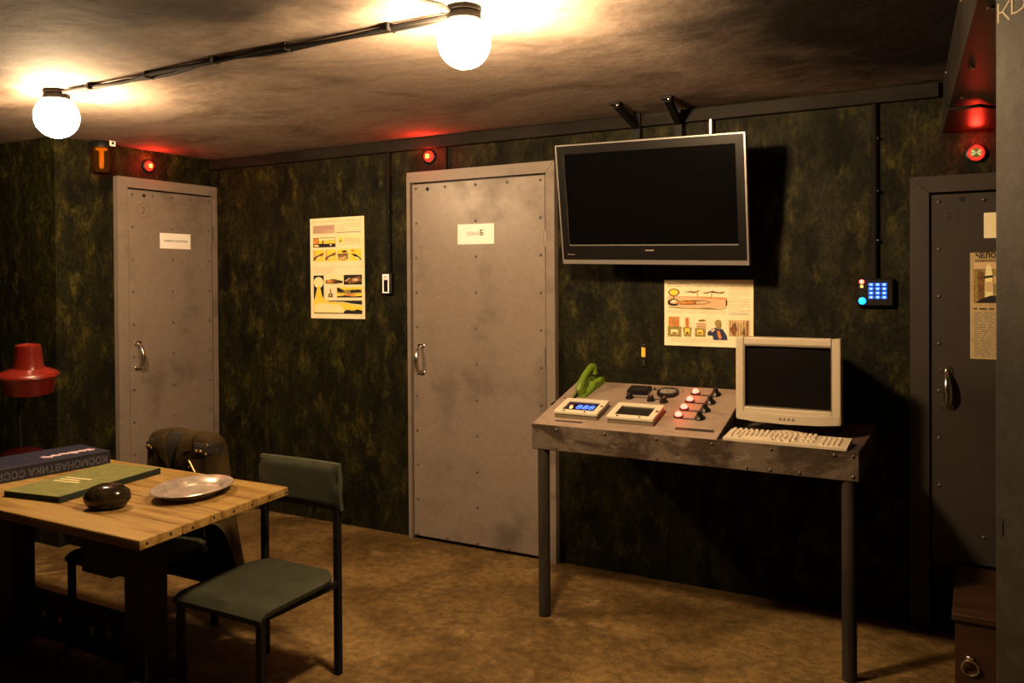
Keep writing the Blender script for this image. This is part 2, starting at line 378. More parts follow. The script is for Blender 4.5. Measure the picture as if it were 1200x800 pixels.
# ------------------------------------------------------------------ lamps
def globe_lamp(loc, r, gm, label):
    t = thing('ceiling_lamp', label, 'lamp', loc, 0, 'round globe ceiling lamps')
    MB().lathe([(.054, 0), (.054, -.014), (.050, -.016), (.050, -.020), (.053, -.022), (.053, -.040), (.047, -.044), (0, -.044)], n=32).build('collar', 'collar', t, smooth=True)
    a0 = math.acos(.046/r) if r > .046 else 0
    prof = [(.046, -.040)]
    cz = -.040-r*math.sin(a0)
    for i in range(1, 23):
        a = a0-(a0+math.pi/2)*i/22; prof.append((max(r*math.cos(a), 0) if i < 22 else 0, cz+r*math.sin(a)))
    MB().lathe(prof, n=40).build('globe', gm, t, smooth=True)
globe_lamp((3.200, -1.830, H), .081, 'globe_near', 'glowing white globe lamp over the control desk side of the ceiling')
globe_lamp((1.090, -1.797, H), .090, 'globe_far', 'glowing globe lamp above the books and red desk lamp')
# ceiling cables
def cable_run(pts, label, n_clip, offs=(-.008, .008), tw=.006):
    t = thing('ceiling_cable', label, 'cable', pts[0])
    P = [Vector(p) for p in pts]
    def at(s):
        k = s*(len(P)-1); i = min(int(k), len(P)-2); return P[i].lerp(P[i+1], k-i)
    for oi, of in enumerate(offs):
        path = []
        for i in range(41):
            s = i/40; p = at(s); p = p+Vector((0, of+tw*math.sin(s*16+oi*2.2), .004*math.sin(s*22+oi*3)-.002)); path.append(p)
        MB().tube(path, .0085, 8).build('strand', 'cable', t, smooth=True, world=True)
    for i in range(n_clip):
        p = at((i+.5)/n_clip); MB().box((p.x-.004, p.y-.022, p.z-.011), (p.x+.004, p.y+.022, H), .001).build('clip', 'cable', t, world=True)
cable_run([(1.15, -1.797, 2.326), (1.6, -1.79, 2.324), (2.1, -1.826, 2.326), (2.55, -1.815, 2.324), (3.147, -1.815, 2.325)], 'pair of black cables clipped along the ceiling between both globe lamps', 5)
cable_run([(3.175, -1.885, 2.325), (3.15, -2.1, 2.325), (3.02, -2.7, 2.325)], 'black cable leaving the collar of the globe lamp over the desk', 2, (-.006, .008), .003)

def red_lamp(loc, rz, label, core='red_core', power=2.8):
    t = thing('warning_lamp', label, 'lamp', loc, rz, 'red warning lamps over the doors')
    rx = Matrix.Rotation(R(90), 3, 'X')
    MB().lathe([(.040, 0), (.040, .010), (.034, .014), (.030, .014), (.030, .004), (0, .004)], n=28, rot=rx).build('bezel', 'black_plastic', t, smooth=True)
    MB().lathe([(.031, .004), (.031, .014), (.028, .022), (.021, .027), (.013, .029), (0, .0295)], n=28, rot=rx).build('lens', 'red_glow' if core != 'olive_core' else 'red_ring', t, smooth=True)
    if core == 'olive_core': MB().lathe([(.021, .024), (.021, .031), (0, .0312)], n=24, rot=rx).build('inner_disc', 'olive_disc', t)
    c = MB()
    for s in (-1, 1):
        if core == 'olive_core':
            for q in (-1, 1): c.prism([(0, -.0314, 0), (s*.018, -.0314, q*.002), (s*.018, -.0314, q*.012), (s*.009, -.0314, q*.011)], (0, -.0015, 0))
        else: c.box((-.011, -.032, s*.0065-.0045), (.011, -.0285, s*.0065+.0045), .002)
    c.build('filament_window', core, t)
    ld = bpy.data.lights.new('red_light', 'POINT'); ld.color = (1, .03, .015); ld.energy = power; ld.shadow_soft_size = .02
    lo = bpy.data.objects.new('red_light', ld); C.objects.link(lo); lo.parent = t; lo.location = (0, -.055, .012) if core != 'olive_core' else (0, -.05, .055)
red_lamp((1.801, 0, 2.224), 0, 'round glowing red lamp above the tall grey door beside the television')
red_lamp((0, -.515, 2.240), R(90), 'round glowing red lamp above the door with the circled 2')
red_lamp((4.567, 0, 2.022), 0, 'round red ringed lamp under the duct above the door with the circled 3', 'olive_core', 1.1)

# amber jar lamp on the left wall
t = thing('amber_lamp', 'amber glass jar lamp with a black cap and white sticker beside the left door', 'lamp', (.062, -.875, 2.15))
MB().lathe([(.060, .150), (.060, .172), (.052, .188), (0, .188)], n=24).build('cap', 'black_plastic', t, smooth=True)
MB().lathe([(0, .002), (.044, .002), (.054, .014), (.056, .04), (.056, .150), (.0535, .150), (.0535, .042), (.050, .018), (.042, .006), (0, .006)], n=24).build('glass_jar', 'amber_glass', t, smooth=True)
MB().lathe([(0, .03), (.011, .03), (.013, .05), (.013, .135), (.03, .137), (.034, .142), (.03, .148), (0, .148)], n=16).build('inner_tube', 'amber_fluid', t, smooth=True)
MB().box((-.062, -.03, .150), (-.045, .03, .188)).build('wall_bracket', 'black_plastic', t)
sk = MB().box((.0585, .012, .160), (.0605, .050, .196), .001).build('sticker', 'white_paper', t)
MB().box((.0603, .024, .171), (.0612, .040, .186)).build('sticker_mark', 'ink_black', sk)
ld = bpy.data.lights.new('amber_light', 'POINT'); ld.color = (1, .6, .12); ld.energy = .08; ld.shadow_soft_size = .01
lo = bpy.data.objects.new('amber_light', ld); C.objects.link(lo); lo.parent = t; lo.location = (.03, 0, .09)

# ------------------------------------------------------------------ television and its mount
tv = thing('television', 'wide flat television tilted forward on the wall above the desk', 'television')
tv.matrix_world = Matrix.Translation((3.225, -.28, 1.864)) @ (Matrix.Rotation(-.0428, 4, 'Z') @ Matrix.Rotation(.185, 4, 'X') @ Matrix.Rotation(.0248, 4, 'Y'))
W2, H2 = .933/2, .585/2
def frame(m, x0, x1, z0, z1, bx0, bx1, bz0, bz1, y0, y1):
    m.box((x0, y0, z0), (x0+bx0, y1, z1)); m.box((x1-bx1, y0, z0), (x1, y1, z1)); m.box((x0+bx0, y0, z1-bz1), (x1-bx1, y1, z1)); m.box((x0+bx0, y0, z0), (x1-bx1, y1, z0+bz0)); return m
MB().box((-W2+.006, 0, -H2+.006), (W2-.006, .055, H2-.006), .008).build('back_housing', 'black_plastic', tv)
frame(MB(), -W2, W2, -H2, H2, .008, .008, .022, .006, -.006, .02).build('silver_rim', 'silver', tv)
bz = frame(MB(), -W2+.008, W2-.008, -H2+.022, H2-.006, .036, .036, .072, .040, -.008, .012).build('bezel', 'gloss_black', tv)
MB().box((-W2+.040, -.002, -H2+.090), (W2-.040, .010, H2-.044)).build('screen', 'tv_screen', tv)
MB().box((-W2+.044, -.0095, -H2+.091), (W2-.044, -.004, -H2+.0955)).build('chrome_line', 'silver', tv)
MB().box((-W2+.044, -.0095, -H2+.091), (-W2+.047, -.004, H2-.046)).build('screen_edge', 'dark_metal', tv)
MB().box((-.022, -.0085, -H2+.065), (.022, -.008, -H2+.071)).build('logo', 'ink_grey', bz)
MB().box((-W2+.03, -.0085, -H2+.046), (-W2+.075, -.008, -H2+.049)).build('print_line', 'ink_grey', bz)
MB().box((-.25, .05, -.17), (.25, .10, .16), .01).build('rear_box', 'black_plastic', tv)
mt = thing('television_mount', 'black steel bracket arms holding the television from ceiling and wall', 'bracket', (3.2, 0, 2.0))
for xa, xb in ((3.083, 3.085), (3.335, 3.30)):
    MB().box((xb-.02, -.055, 1.75), (xb+.02, -.036, 2.335), .002).build('upright', 'black_metal', mt, world=True)
    a = Vector((xa, -.31, 2.330)); b = Vector((xb, -.05, 2.270)); d = (b-a); q = d.to_track_quat('Y', 'Z').to_matrix()
    c = (a+b)/2; MB().box(c-Vector((.016, d.length/2, .016)), c+Vector((.016, d.length/2, .012)), .002, q).build('strut', 'black_metal', mt, world=True)
    MB().box((xa-.026, -.335, 2.326), (xa+.026, -.285, 2.340), .002).build('ceiling_plate', 'black_metal', mt, world=True)
    MB().lathe([(.007, 0), (.006, -.006), (0, -.008)], (xa+.012, -.325, 2.326), 8).build('bolt', 'chrome', mt, smooth=True, world=True)
    MB().box((xb-.02, -.20, 1.86), (xb+.02, -.036, 1.90), .002).build('arm', 'black_metal', mt, world=True)
MB().box((3.451, -.048, 2.12), (3.463, -.036, 2.27), .001).build('cable_clip', 'silver', mt, world=True)

# ------------------------------------------------------------------ small wall fittings
def conduit(x, z0, z1, label):
    t = thing('wall_conduit', label, 'conduit', (x, 0, z0))
    MB().tube([(0, -.014, 0), (0, -.014, z1-z0)], .013, 10).build('pipe', 'cable', t, smooth=True)
    for k in (.22, .5, .8):
        MB().box((-.017, -.029, (z1-z0)*k-.006), (.017, 0, (z1-z0)*k+.006), .002).build('pipe_clip', 'cable', t)
        MB().lathe([(.004, 0), (.003, .002), (0, .003)], (.016, -.029, (z1-z0)*k), 6, rot=Matrix.Rotation(R(90), 3, 'X')).build('screw', 'chrome', t)
conduit(1.508, 1.555, 2.27, 'black vertical conduit running down to the lit door switch')
conduit(4.176, 1.50, 2.27, 'black vertical conduit running down to the blue keypad')
t = thing('door_switch', 'small black wall switch with a pale lit rim and red indicator', 'switch', (1.500, 0, 1.492))
MB().box((-.034, -.03, -.066), (.034, 0, .066), .006).build('housing', 'black_plastic', t)
frame(MB(), -.026, .020, -.057, .055, .007, .007, .006, .012, -.033, -.028).build('lit_rim', 'switch_light', t)
MB().box((-.016, -.034, .022), (.010, -.029, .038), .002).build('red_indicator', 'red_bulb', t)
MB().box((-.015, -.0325, -.045), (.009, -.029, .018), .001).build('button', 'gloss_black', t)

t = thing('keypad', 'black wall keypad with glowing blue keys beside the right door', 'keypad', (4.175, 0, 1.442))
MB().box((-.070, -.035, -.062), (.078, 0, .062), .006).build('housing', 'black_plastic', t)
KM = None
for r_ in range(4):
    for c_ in range(3):
        x, z = -.012+c_*.0265, .034-r_*.0185
        if KM is None:
            k = MB().box((-.0105, -.004, -.007), (.0105, 0, .007), .002).build('key', 'blue_key', t, loc=(x, -.035, z)); KM = k.data
            kk = MB().box((-.003, -.0045, -.003), (.004, -.0038, .003)).build('key_digit', 'blue_mark', k); KD = kk.data
        else:
            k = inst('key', KM, t, (x, -.035, z)); inst('key_digit', KD, k, (0, 0, 0))
MB().lathe([(.016, 0), (.015, .004), (.006, .006), (0, .006)], (-.048, -.035, -.038), 20, rot=Matrix.Rotation(R(90), 3, 'X')).build('bell_button', 'cyan_key', t, smooth=True)
MB().lathe([(.010, 0), (.009, .005), (0, .008)], (-.050, -.035, .046), 14, rot=Matrix.Rotation(R(90), 3, 'X')).build('red_indicator', 'red_bulb', t, smooth=True)
MB().lathe([(.006, 0), (.005, .004), (0, .006)], (-.050, -.035, .026), 12, rot=Matrix.Rotation(R(90), 3, 'X')).build('orange_indicator', 'orange_led', t, smooth=True)
ld = bpy.data.lights.new('keypad_light', 'POINT'); ld.color = (1, .06, .03); ld.energy = .05; ld.shadow_soft_size = .01
lo = bpy.data.objects.new('keypad_light', ld); C.objects.link(lo); lo.parent = t; lo.location = (-.056, -.06, .05)

t = thing('key_tag', 'small yellow tag with a key hanging on the wall above the gauges', 'tag', (3.101, 0, 1.118))
MB().lathe([(.006, 0), (.005, .014), (.009, .018), (0, .02)], (0, 0, .055), 8, rot=Matrix.Rotation(R(90), 3, 'X')).build('nail', 'dark_metal', t)
MB().box((-.011, -.012, -.004), (.010, -.006, .046), .002).build('tag_plate', 'tag_yellow', t)
k = MB(); k.ring((0, -.010, -.014), .005, .010, n=16); k.box((-.004, -.012, -.05), (.006, -.008, -.022), .001); k.box((-.012, -.012, -.047), (.008, -.008, -.042)); k.build('key', 'chrome', t)

# ------------------------------------------------------------------ papers
class Sheet:
    """flat printed paper; art is placed in picture units (u right, v down)"""
    def __init__(s, name, label, cat, x0, x1, z0, z1, y, pm, du, dv, tilt=0, group=None):
        s.w, s.h, s.du, s.dv = x1-x0, z1-z0, du, dv
        s.t = thing(name, label, cat, (x0, y, z1), 0, group); s.t.rotation_euler = (0, tilt, 0)
        s.paper = MB().box((0, -.0015, -s.h), (s.w, 0, 0)).build('paper', pm, s.t)
    def P(s, u, v, lay): return ((u-s.du[0])/(s.du[1]-s.du[0])*s.w, -.0016-.0004*lay, -(v-s.dv[0])/(s.dv[1]-s.dv[0])*s.h)
    def pic(s, name, shapes):
        m = MB()
        for i, (col, kind, *a) in enumerate(shapes):
            m.use(col); lay = 1+i*.35
            if kind == 'r': pts = [(a[0], a[1]), (a[2], a[1]), (a[2], a[3]), (a[0], a[3])]
            elif kind == 'e': pts = [(a[0]+a[2]*math.cos(2*math.pi*k/22), a[1]+a[3]*math.sin(2*math.pi*k/22)) for k in range(22)]
            else: pts = a[0]
            m.poly([s.P(u, v, lay) for u, v in pts])
        return m.build(name, None, s.paper)
    def lines(s, x0, y0, x1, y1, n, col, fill=.5, words=True):
        m = MB().use(col); st = (y1-y0)/n
        for i in range(n):
            y = y0+st*i; x = x0; end = x1 if (i+1) % 5 else x0+(x1-x0)*random.uniform(.4, .8)
            while x < end-1:
                wd = min(random.uniform(.06, .2)*(x1-x0), end-x)
                m.poly([s.P(a, b, 1) for a, b in ((x, y), (x+wd, y), (x+wd, y+st*fill), (x, y+st*fill))]); x += wd+(x1-x0)*.03
        return m.build('text_lines', None, s.paper)
p1 = Sheet('wall_poster', 'tall cream poster with yellow mushroom cloud pictures beside the door switch', 'poster', .879, 1.314, 1.274, 1.902, -.002, 'paper', (78, 425), (78, 744), -.004)
p1.lines(98, 96, 405, 112, 2, 'ink_tan', .4); p1.pic('picture', [('ink_pink', 'r', 98, 125, 240, 182)]); p1.lines(100, 130, 236, 178, 6, 'ink_tan', .4); p1.lines(252, 120, 405, 172, 6, 'ink_tan', .3)
p1.pic('picture', [('ink_brown', 'r', 250, 176, 405, 180)])
p1.pic('picture', [('ink_brown', 'r', 98, 208, 244, 272), ('ink_pale', 'r', 134, 212, 242, 226), ('ink_yellow', 'r', 136, 226, 156, 246), ('ink_yellow', 'r', 168, 228, 242, 248), ('ink_orange', 'r', 100, 214, 132, 250), ('ink_black', 'p', [(98, 252), (150, 248), (244, 254), (244, 272), (140, 272), (136, 266), (98, 266)]), ('ink_pale', 'r', 104, 255, 134, 266), ('ink_pale', 'e', 214, 258, 6, 5)])
p1.pic('picture', [('ink_pale', 'r', 258, 196, 406, 262), ('ink_yellow', 'e', 275, 228, 13, 18), ('ink_olive', 'e', 276, 236, 7, 7)] + [('ink_tan', 'r', 298+k*16, 208+k*2, 304+k*16, 250) for k in range(7)] + [('ink_tan', 'r', 262, 256, 405, 259)])
for k, x in enumerate((98, 176, 254, 334)):
    sh = [('ink_yellow', 'r', x, 288, x+72, 366)]
    if k < 2: sh += [('ink_brown', 'p', [(x, 338), (x+66, 306), (x+70, 322), (x, 362)]), ('ink_pale', 'p', [(x+20, 342), (x+48, 328), (x+50, 336), (x+24, 350)]), ('ink_orange', 'r', x+4, 290, x+10, 330)]
    elif k == 2: sh += [('ink_olive', 'p', [(x, 318), (x+70, 314), (x+70, 350), (x+40, 364), (x+10, 356)]), ('ink_black', 'e', x+46, 304, 18, 7), ('ink_brown', 'r', x+4, 318, x+68, 330), ('ink_tan', 'p', [(x+14, 346), (x+60, 334), (x+50, 354), (x+20, 358)])]
    else: sh += [('ink_black', 'p', [(x+6, 318), (x+40, 324), (x+70, 352), (x+70, 364), (x+40, 346)]), ('ink_pale', 'p', [(x+30, 338), (x+52, 344), (x+66, 360), (x+50, 358)]), ('ink_orange', 'e', x+20, 300, 12, 8)]
    p1.pic('picture', sh)
p1.pic('picture', [('ink_tan', 'r', 80, 404, 425, 406)]); p1.lines(98, 416, 230, 446, 4, 'ink_pink', .3)
p1.pic('picture', [('ink_black', 'r', 98, 458, 165, 640), ('ink_yellow', 'p', [(120, 545), (143, 545), (152, 590), (168, 618), (200, 632), (290, 640), (408, 660), (408, 692), (290, 692), (280, 706), (98, 706), (98, 625), (108, 600)]), ('ink_pale', 'e', 131, 505, 32, 37), ('ink_yellow', 'p', [(118, 532), (146, 532), (140, 548), (122, 548)]), ('ink_pale', 'p', [(104, 650), (150, 640), (270, 655), (296, 690), (270, 704), (104, 704)])])
p1.pic('picture', [('ink_black', 'p', [(172, 626), (408, 624), (408, 652), (340, 644), (290, 634), (200, 632)]), ('ink_black', 'p', [(300, 690), (320, 684), (345, 692), (380, 682), (408, 690), (408, 712), (98, 712), (98, 706), (290, 706)])])
p1.pic('picture', [('ink_pale', 'r', 174, 460, 288, 520), ('ink_brown', 'p', [(174, 492), (230, 482), (288, 496), (288, 510), (240, 516), (178, 512)]), ('ink_orange', 'e', 204, 498, 18, 9), ('ink_black', 'p', [(236, 496), (286, 494), (284, 506), (240, 508)])])
p1.pic('picture', [('ink_black', 'r', 294, 457, 408, 521), ('ink_brown', 'p', [(310, 500), (340, 480), (396, 466), (406, 500), (330, 516)]), ('ink_tan', 'p', [(300, 496), (330, 476), (336, 480), (306, 500)]), ('ink_pink', 'e', 368, 490, 18, 8)])
p1.pic('picture', [('ink_olive', 'p', [(190, 604), (196, 580), (204, 572), (205, 548), (212, 548), (213, 572), (222, 580), (226, 604)]), ('ink_black', 'r', 199, 584, 217, 602), ('ink_pale', 'e', 208, 592, 4, 5)])
p1.pic('picture', [('ink_yellow', 'r', 250, 538, 408, 605), ('ink_olive', 'p', [(250, 544), (300, 556), (350, 552), (408, 566), (408, 576), (330, 580), (250, 576)]), ('ink_orange', 'e', 330, 588, 40, 8), ('ink_black', 'p', [(250, 596), (300, 592), (350, 598), (408, 594), (408, 605), (250, 605)]), ('ink_black', 'p', [(250, 540), (262, 540), (300, 562), (280, 572), (254, 566)]), ('ink_black', 'p', [(330, 560), (380, 552), (408, 556), (400, 570), (340, 574)])])

p2 = Sheet('wall_poster', 'wide cream poster with fallout diagrams behind the beige monitor', 'poster', 3.210, 3.647, 1.178, 1.502, -.002, 'paper', (78, 950), (65, 735), .004)
p2.lines(110, 98, 340, 114, 1, 'ink_grey', .6); p2.lines(110, 126, 920, 140, 1, 'ink_tan', .5); p2.lines(712, 150, 920, 390, 11, 'ink_tan', .3); p2.lines(108, 372, 690, 410, 3, 'ink_tan', .35); p2.lines(720, 392, 900, 416, 2, 'ink_grey', .4); p2.lines(150, 660, 640, 700, 3, 'ink_tan', .35)
p2.pic('picture', [('ink_tan', 'p', [(110, 236), (700, 240), (700, 330), (640, 352), (420, 344), (250, 352), (110, 330)]), ('ink_orange', 'p', [(110, 232), (300, 238), (540, 252), (700, 262), (700, 250), (620, 240), (110, 228)]), ('ink_brown', 'p', [(190, 290), (300, 272), (480, 268), (550, 290), (480, 312), (300, 318), (200, 312)]), ('ink_tan', 'p', [(400, 284), (480, 276), (530, 290), (480, 304), (400, 306)]), ('ink_orange', 'p', [(200, 292), (330, 280), (410, 292), (330, 306), (200, 306)]), ('ink_olive', 'p', [(120, 340), (300, 352), (520, 344), (640, 358), (700, 336), (700, 346), (640, 364), (300, 360), (120, 350)]), ('ink_black', 'p', [(690, 262), (704, 268), (704, 316), (690, 330)])])
p2.pic('picture', [('ink_brown', 'e', 175, 193, 58, 40), ('ink_yellow', 'e', 175, 192, 44, 28), ('ink_black', 'e', 172, 294, 60, 36), ('ink_tan', 'e', 178, 290, 42, 20), ('ink_pale', 'e', 176, 280, 24, 12), ('ink_brown', 'r', 168, 228, 182, 270)])
p2.pic('picture', [('ink_brown', 'p', [(272, 192), (340, 178), (390, 184), (436, 164), (420, 188), (380, 200), (340, 192)]), ('ink_grey', 'r', 408, 196, 416, 236), ('ink_brown', 'p', [(456, 196), (520, 186), (560, 174), (620, 190), (690, 180), (660, 202), (600, 200), (540, 192), (500, 204)]), ('ink_grey', 'r', 548, 196, 556, 240)])
p2.pic('picture', [('ink_olive', 'r', 112, 540, 252, 645), ('ink_orange', 'r', 120, 440, 232, 540)] + [('ink_brown', 'r', 140+k*22, 442, 144+k*22, 540) for k in range(4)] + [('ink_pale', 'r', 144, 570, 218, 616), ('ink_brown', 'e', 182, 606, 28, 8)])
p2.pic('picture', [('ink_olive', 'p', [(264, 546), (358, 546), (346, 640), (280, 640)]), ('ink_orange', 'r', 290, 448, 330, 546), ('ink_brown', 'r', 308, 450, 312, 546), ('ink_yellow', 'r', 288, 556, 336, 612), ('ink_black', 'e', 312, 602, 14, 10)])
p2.pic('picture', [('ink_olive', 'r', 388, 550, 494, 638), ('ink_tan', 'r', 404, 496, 496, 552), ('ink_brown', 'p', [(420, 470), (480, 462), (500, 480), (430, 486)]), ('ink_olive', 'r', 404, 510, 496, 516), ('ink_brown', 'r', 404, 534, 496, 540), ('ink_yellow', 'r', 410, 566, 466, 616), ('ink_olive', 'e', 436, 600, 20, 12)])
p2.pic('picture', [('ink_blue', 'p', [(512, 590), (560, 550), (600, 540), (660, 556), (700, 620), (706, 664), (570, 666), (560, 624), (516, 624)]), ('ink_olive', 'e', 616, 500, 34, 38), ('ink_pink', 'p', [(540, 574), (570, 548), (590, 560), (560, 590)]), ('ink_orange', 'p', [(606, 570), (630, 576), (650, 640), (630, 660), (610, 620)]), ('ink_olive', 'p', [(588, 510), (650, 520), (640, 560), (600, 552)])])
p2.pic('picture', [('ink_tan', 'r', 718, 462, 916, 626)] + [('ink_olive', 'r', 724+k*26, 466+(k*37) % 30, 736+k*26, 626) for k in range(7)] + [('ink_brown', 'r', 888, 466, 904, 626), ('ink_brown', 'p', [(730, 550), (780, 480), (800, 560), (770, 620), (750, 600)]), ('ink_brown', 'p', [(840, 600), (866, 520), (880, 620)])])

p3 = Sheet('wall_poster', 'yellowed newspaper page pasted on the door with the circled 3', 'poster', 4.544, 4.80, 1.166, 1.607, -.0302, 'newsprint', (65, 450), (90, 745))
inst('headline', text_mesh('ЧЕЛОВЕК', .0265, 'ink_black', .0013), p3.paper, (.082, -.0020, -.0135), UP)
inst('headline', text_mesh('КАПИТАН НА', .0135, 'ink_black', .0003), p3.paper, (.064, -.0020, -.0345), UP)
p3.pic('picture', [('ink_olive', 'r', 82, 148, 440, 400), ('ink_tan', 'r', 84, 150, 438, 190), ('ink_brown', 'p', [(105, 200), (140, 210), (140, 398), (110, 398)]), ('ink_pale', 'p', [(148, 220), (152, 180), (165, 158), (180, 182), (186, 222), (190, 372), (146, 372)]), ('ink_black', 'p', [(140, 236), (196, 228), (196, 242), (140, 250)]), ('ink_tan', 'p', [(190, 230), (216, 250), (196, 290)]), ('ink_black', 'p', [(90, 400), (130, 372), (180, 354), (440, 380), (440, 400)]), ('ink_tan', 'r', 150, 270, 184, 330)])
p3.lines(82, 432, 430, 446, 1, 'ink_black', .6); p3.lines(84, 458, 430, 738, 22, 'ink_grey', .42)
s3 = Sheet('paper_sign', 'blank pale paper slip above the newspaper page on the right door', 'sign', 4.594, 4.80, 1.666, 1.771, -.0302, 'paper', (0, 100), (0, 50), group='paper door signs')
s1 = Sheet('paper_sign', 'white paper sign with a bold letter on the tall door by the television', 'sign', 2.008, 2.246, 1.709, 1.822, -.0302, 'white_paper', (0, 100), (0, 50), .006, group='paper door signs')
inst('lettering', text_mesh('ЗОНА', .030, 'ink_grey'), s1.paper, (.100, -.002, -.056), UP); inst('lettering', text_mesh('Б', .040, 'ink_black', .001), s1.paper, (.158, -.002, -.052), UP)
s2 = Sheet('paper_sign', 'white paper sign with one line of small print on the door with the circled 2', 'sign', 0, .236, 1.723, 1.822, 0, 'white_paper', (0, 100), (0, 50), 0, group='paper door signs')
s2.t.location = (.0302, -.454, 1.822); s2.t.rotation_euler = (0, 0, R(90))
inst('lettering', text_mesh('КОМНАТА КОНТРОЛЯ', .0165, 'ink_grey', .0003), s2.paper, (.120, -.002, -.050), UP)

# ------------------------------------------------------------------ control desk
D0, D1, DF, DB, DT = 2.827, 4.190, -.70, -.05, .863
dk = thing('control_desk', 'rusty riveted steel control desk with sloped instrument panel standing on round front legs', 'desk', (3.508, -.375, 0))
def dpart(m, name, mats=None, smooth=False, parent=None): return m.build(name, mats, parent or dk, smooth, True) if parent is None else m.build(name, mats, parent, smooth)
dpart(MB().box((D0, DF+.006, DT-.02), (D1, DB, DT), .002), 'desk_top', 'rust_metal')
ap = dpart(MB().box((D0, DF, .752), (D1, DF+.006, DT), .0015), 'front_apron', 'rust_metal')
dpart(MB().box((D0, DF+.006, .752), (D0+.006, DB, DT), .001), 'side_apron', 'rust_metal'); dpart(MB().box((D1-.006, DF+.006, .752), (D1, DB, DT), .001), 'side_apron', 'rust_metal')
dpart(MB().box((D0, DB-.006, .752), (D1, DB, DT), .001), 'back_apron', 'rust_metal')
dpart(MB().box((D0, DB, .752), (D1, -.001, .79), .001), 'wall_bracket', 'dark_metal')
dpart(MB().box((D0, DF+.003, .750), (D1, DB, .756)), 'bottom_plate', 'rust_metal')
for x, y in ((2.872, DF+.030), (4.152, DF+.030)):
    dpart(MB().tube([(x, y, 0), (x, y, .752)], .027, 14), 'leg', 'leg_metal', True)
for x, z in [(2.95+k*.105*2.2, .845) for k in range(6)] + [(2.95+.46*k, .765) for k in range(3)] + [(3.78, .765), (3.98, .765), (4.17, .845), (4.17, .77)]:
    inst('rivet', RIVM, ap, Vector((x, DF-.0003, z))-Vector(dk.location), scale=(.75, 1, .75))
KS = .139/.5; AS = math.atan(KS)
def PZ(y): return DT+(y+.70)*KS
PR = 3.66; PB = -.20
pan = MB().prism([(2.829, DF+.001, DT-.002), (2.829, PB, DT-.002), (2.829, PB, PZ(PB)), (2.829, DF+.001, PZ(DF+.001))], (PR-2.829, 0, 0))
sp = dpart(pan, 'sloped_panel', 'panel_metal')
RS = Matrix.Rotation(AS, 3, 'X')
def on_panel(x, y, off=0): return Vector((x, y, PZ(y)))+RS @ Vector((0, 0, off))
def lp(x, y, off=0): return on_panel(x, y, off)-Vector(dk.location)
RSE = (AS, 0, 0)
def ppart(m, name, x, y, off=0, mats=None, smooth=False, parent=None):
    o = m.build(name, mats, parent or dk, smooth); o.location = lp(x, y, off) if parent is None else (x, y, off)
    if parent is None: o.rotation_euler = RSE
    return o
# framed displays
def display(x0, x1, y0, y1, lit):
    cx, cy = (x0+x1)/2, (y0+y1)/2; w, l = (x1-x0)/2, (y1-y0)/2/math.cos(AS)
    m = MB(); t_ = .034; bw = .030
    m.box((-w, -l, t_-.012), (w, -l+bw, t_), .001); m.box((-w, l-bw, t_-.012), (w, l, t_), .001); m.box((-w, -l+bw, t_-.012), (-w+bw, l-bw, t_), .001); m.box((w-bw, -l+bw, t_-.012), (w, l-bw, t_), .001)
    o = ppart(m, 'display_frame', cx, cy, 0, 'cream')
    MB().box((-w+.003, -l+.003, -.002), (w-.003, l-.003, t_-.010)).build('display_box', 'beige_dark', o)
    MB().box((-w+bw, -l+bw, t_-.012), (w-bw, l-bw, t_-.006)).build('screen', 'display_bg' if lit else 'display_off', o)
    for sx in (-.55, .4):
        MB().lathe([(.005, 0), (.004, .003), (0, .004)], (sx*w, -l+.012, t_), 8).build('screw', 'black_metal', o)
    MB().box((w-.014, .0, t_-.001), (w-.004, .008, t_+.003)).build('latch', 'black_metal', o)
    if lit:
        inst('digits', text_mesh('888', .060, 'blue_digit', .0004), o, (.020, -.006, t_-.0052))
        MB().lathe([(.008, 0), (.006, .001), (0, .0015)], (-.052, .004, t_-.006), 12).build('red_dot', 'red_bulb', o); MB().lathe([(.008, 0), (.006, .001), (0, .0015)], (-.046, -.016, t_-.006), 12).build('orange_dot', 'orange_led', o)
        ld = bpy.data.lights.new('display_light', 'POINT'); ld.color = (.1, .2, 1); ld.energy = .02; ld.shadow_soft_size = .02
        lo = bpy.data.objects.new('display_light', ld); C.objects.link(lo); lo.parent = o; lo.location = (.02, 0, .06)
display(2.903, 3.115, -.626, -.478, True); display(3.162, 3.376, -.636, -.486, False)
# gauges
def rr(w, h, r, n=5):
    out = []
    for cx, cy, a0 in ((w-r, h-r, 0), (-w+r, h-r, 90), (-w+r, -h+r, 180), (w-r, -h+r, 270)):
        for i in range(n): a = R(a0+90*i/(n-1)); out.append((cx+r*math.cos(a), cy+r*math.sin(a)))
    return out
for gx, gy, gw, gh, gr in ((3.184, -.289, .052, .040, .014), (3.325, -.296, .050, .046, .044)):
    o = ppart(MB().prism([(a, b, -.001) for a, b in rr(gw, gh, gr)], (0, 0, .016)), 'gauge_case', gx, gy, 0, 'black_plastic')
    MB().prism([(a, b, .0151) for a, b in rr(gw*.74, gh*.55, gr*.5)], (0, 0, .001)).build('gauge_face', 'ink_grey' if gr > .02 else 'display_off', o)
    MB().box((-.001, -.012, .016), (.001, .014, .0168)).build('needle', 'red_enamel', o)
for kx, ky in ((3.163, -.362), (3.271, -.374), (3.335, -.383)):
    o = ppart(MB().lathe([(.020, -.001), (.020, .004), (.013, .006), (.013, .022), (.010, .025), (0, .025)], n=18), 'knob', kx, ky, 0, 'black_plastic', True)
    MB().lathe([(.007, .024), (.006, .028), (0, .030)], (0, 0, 0), 10).build('knob_cap', 'chrome', o, smooth=True)
ppart(MB().box((-.045, -.003, -.001), (.045, .003, .003), .001), 'slider_track', 3.215, -.352, 0, 'dark_metal')
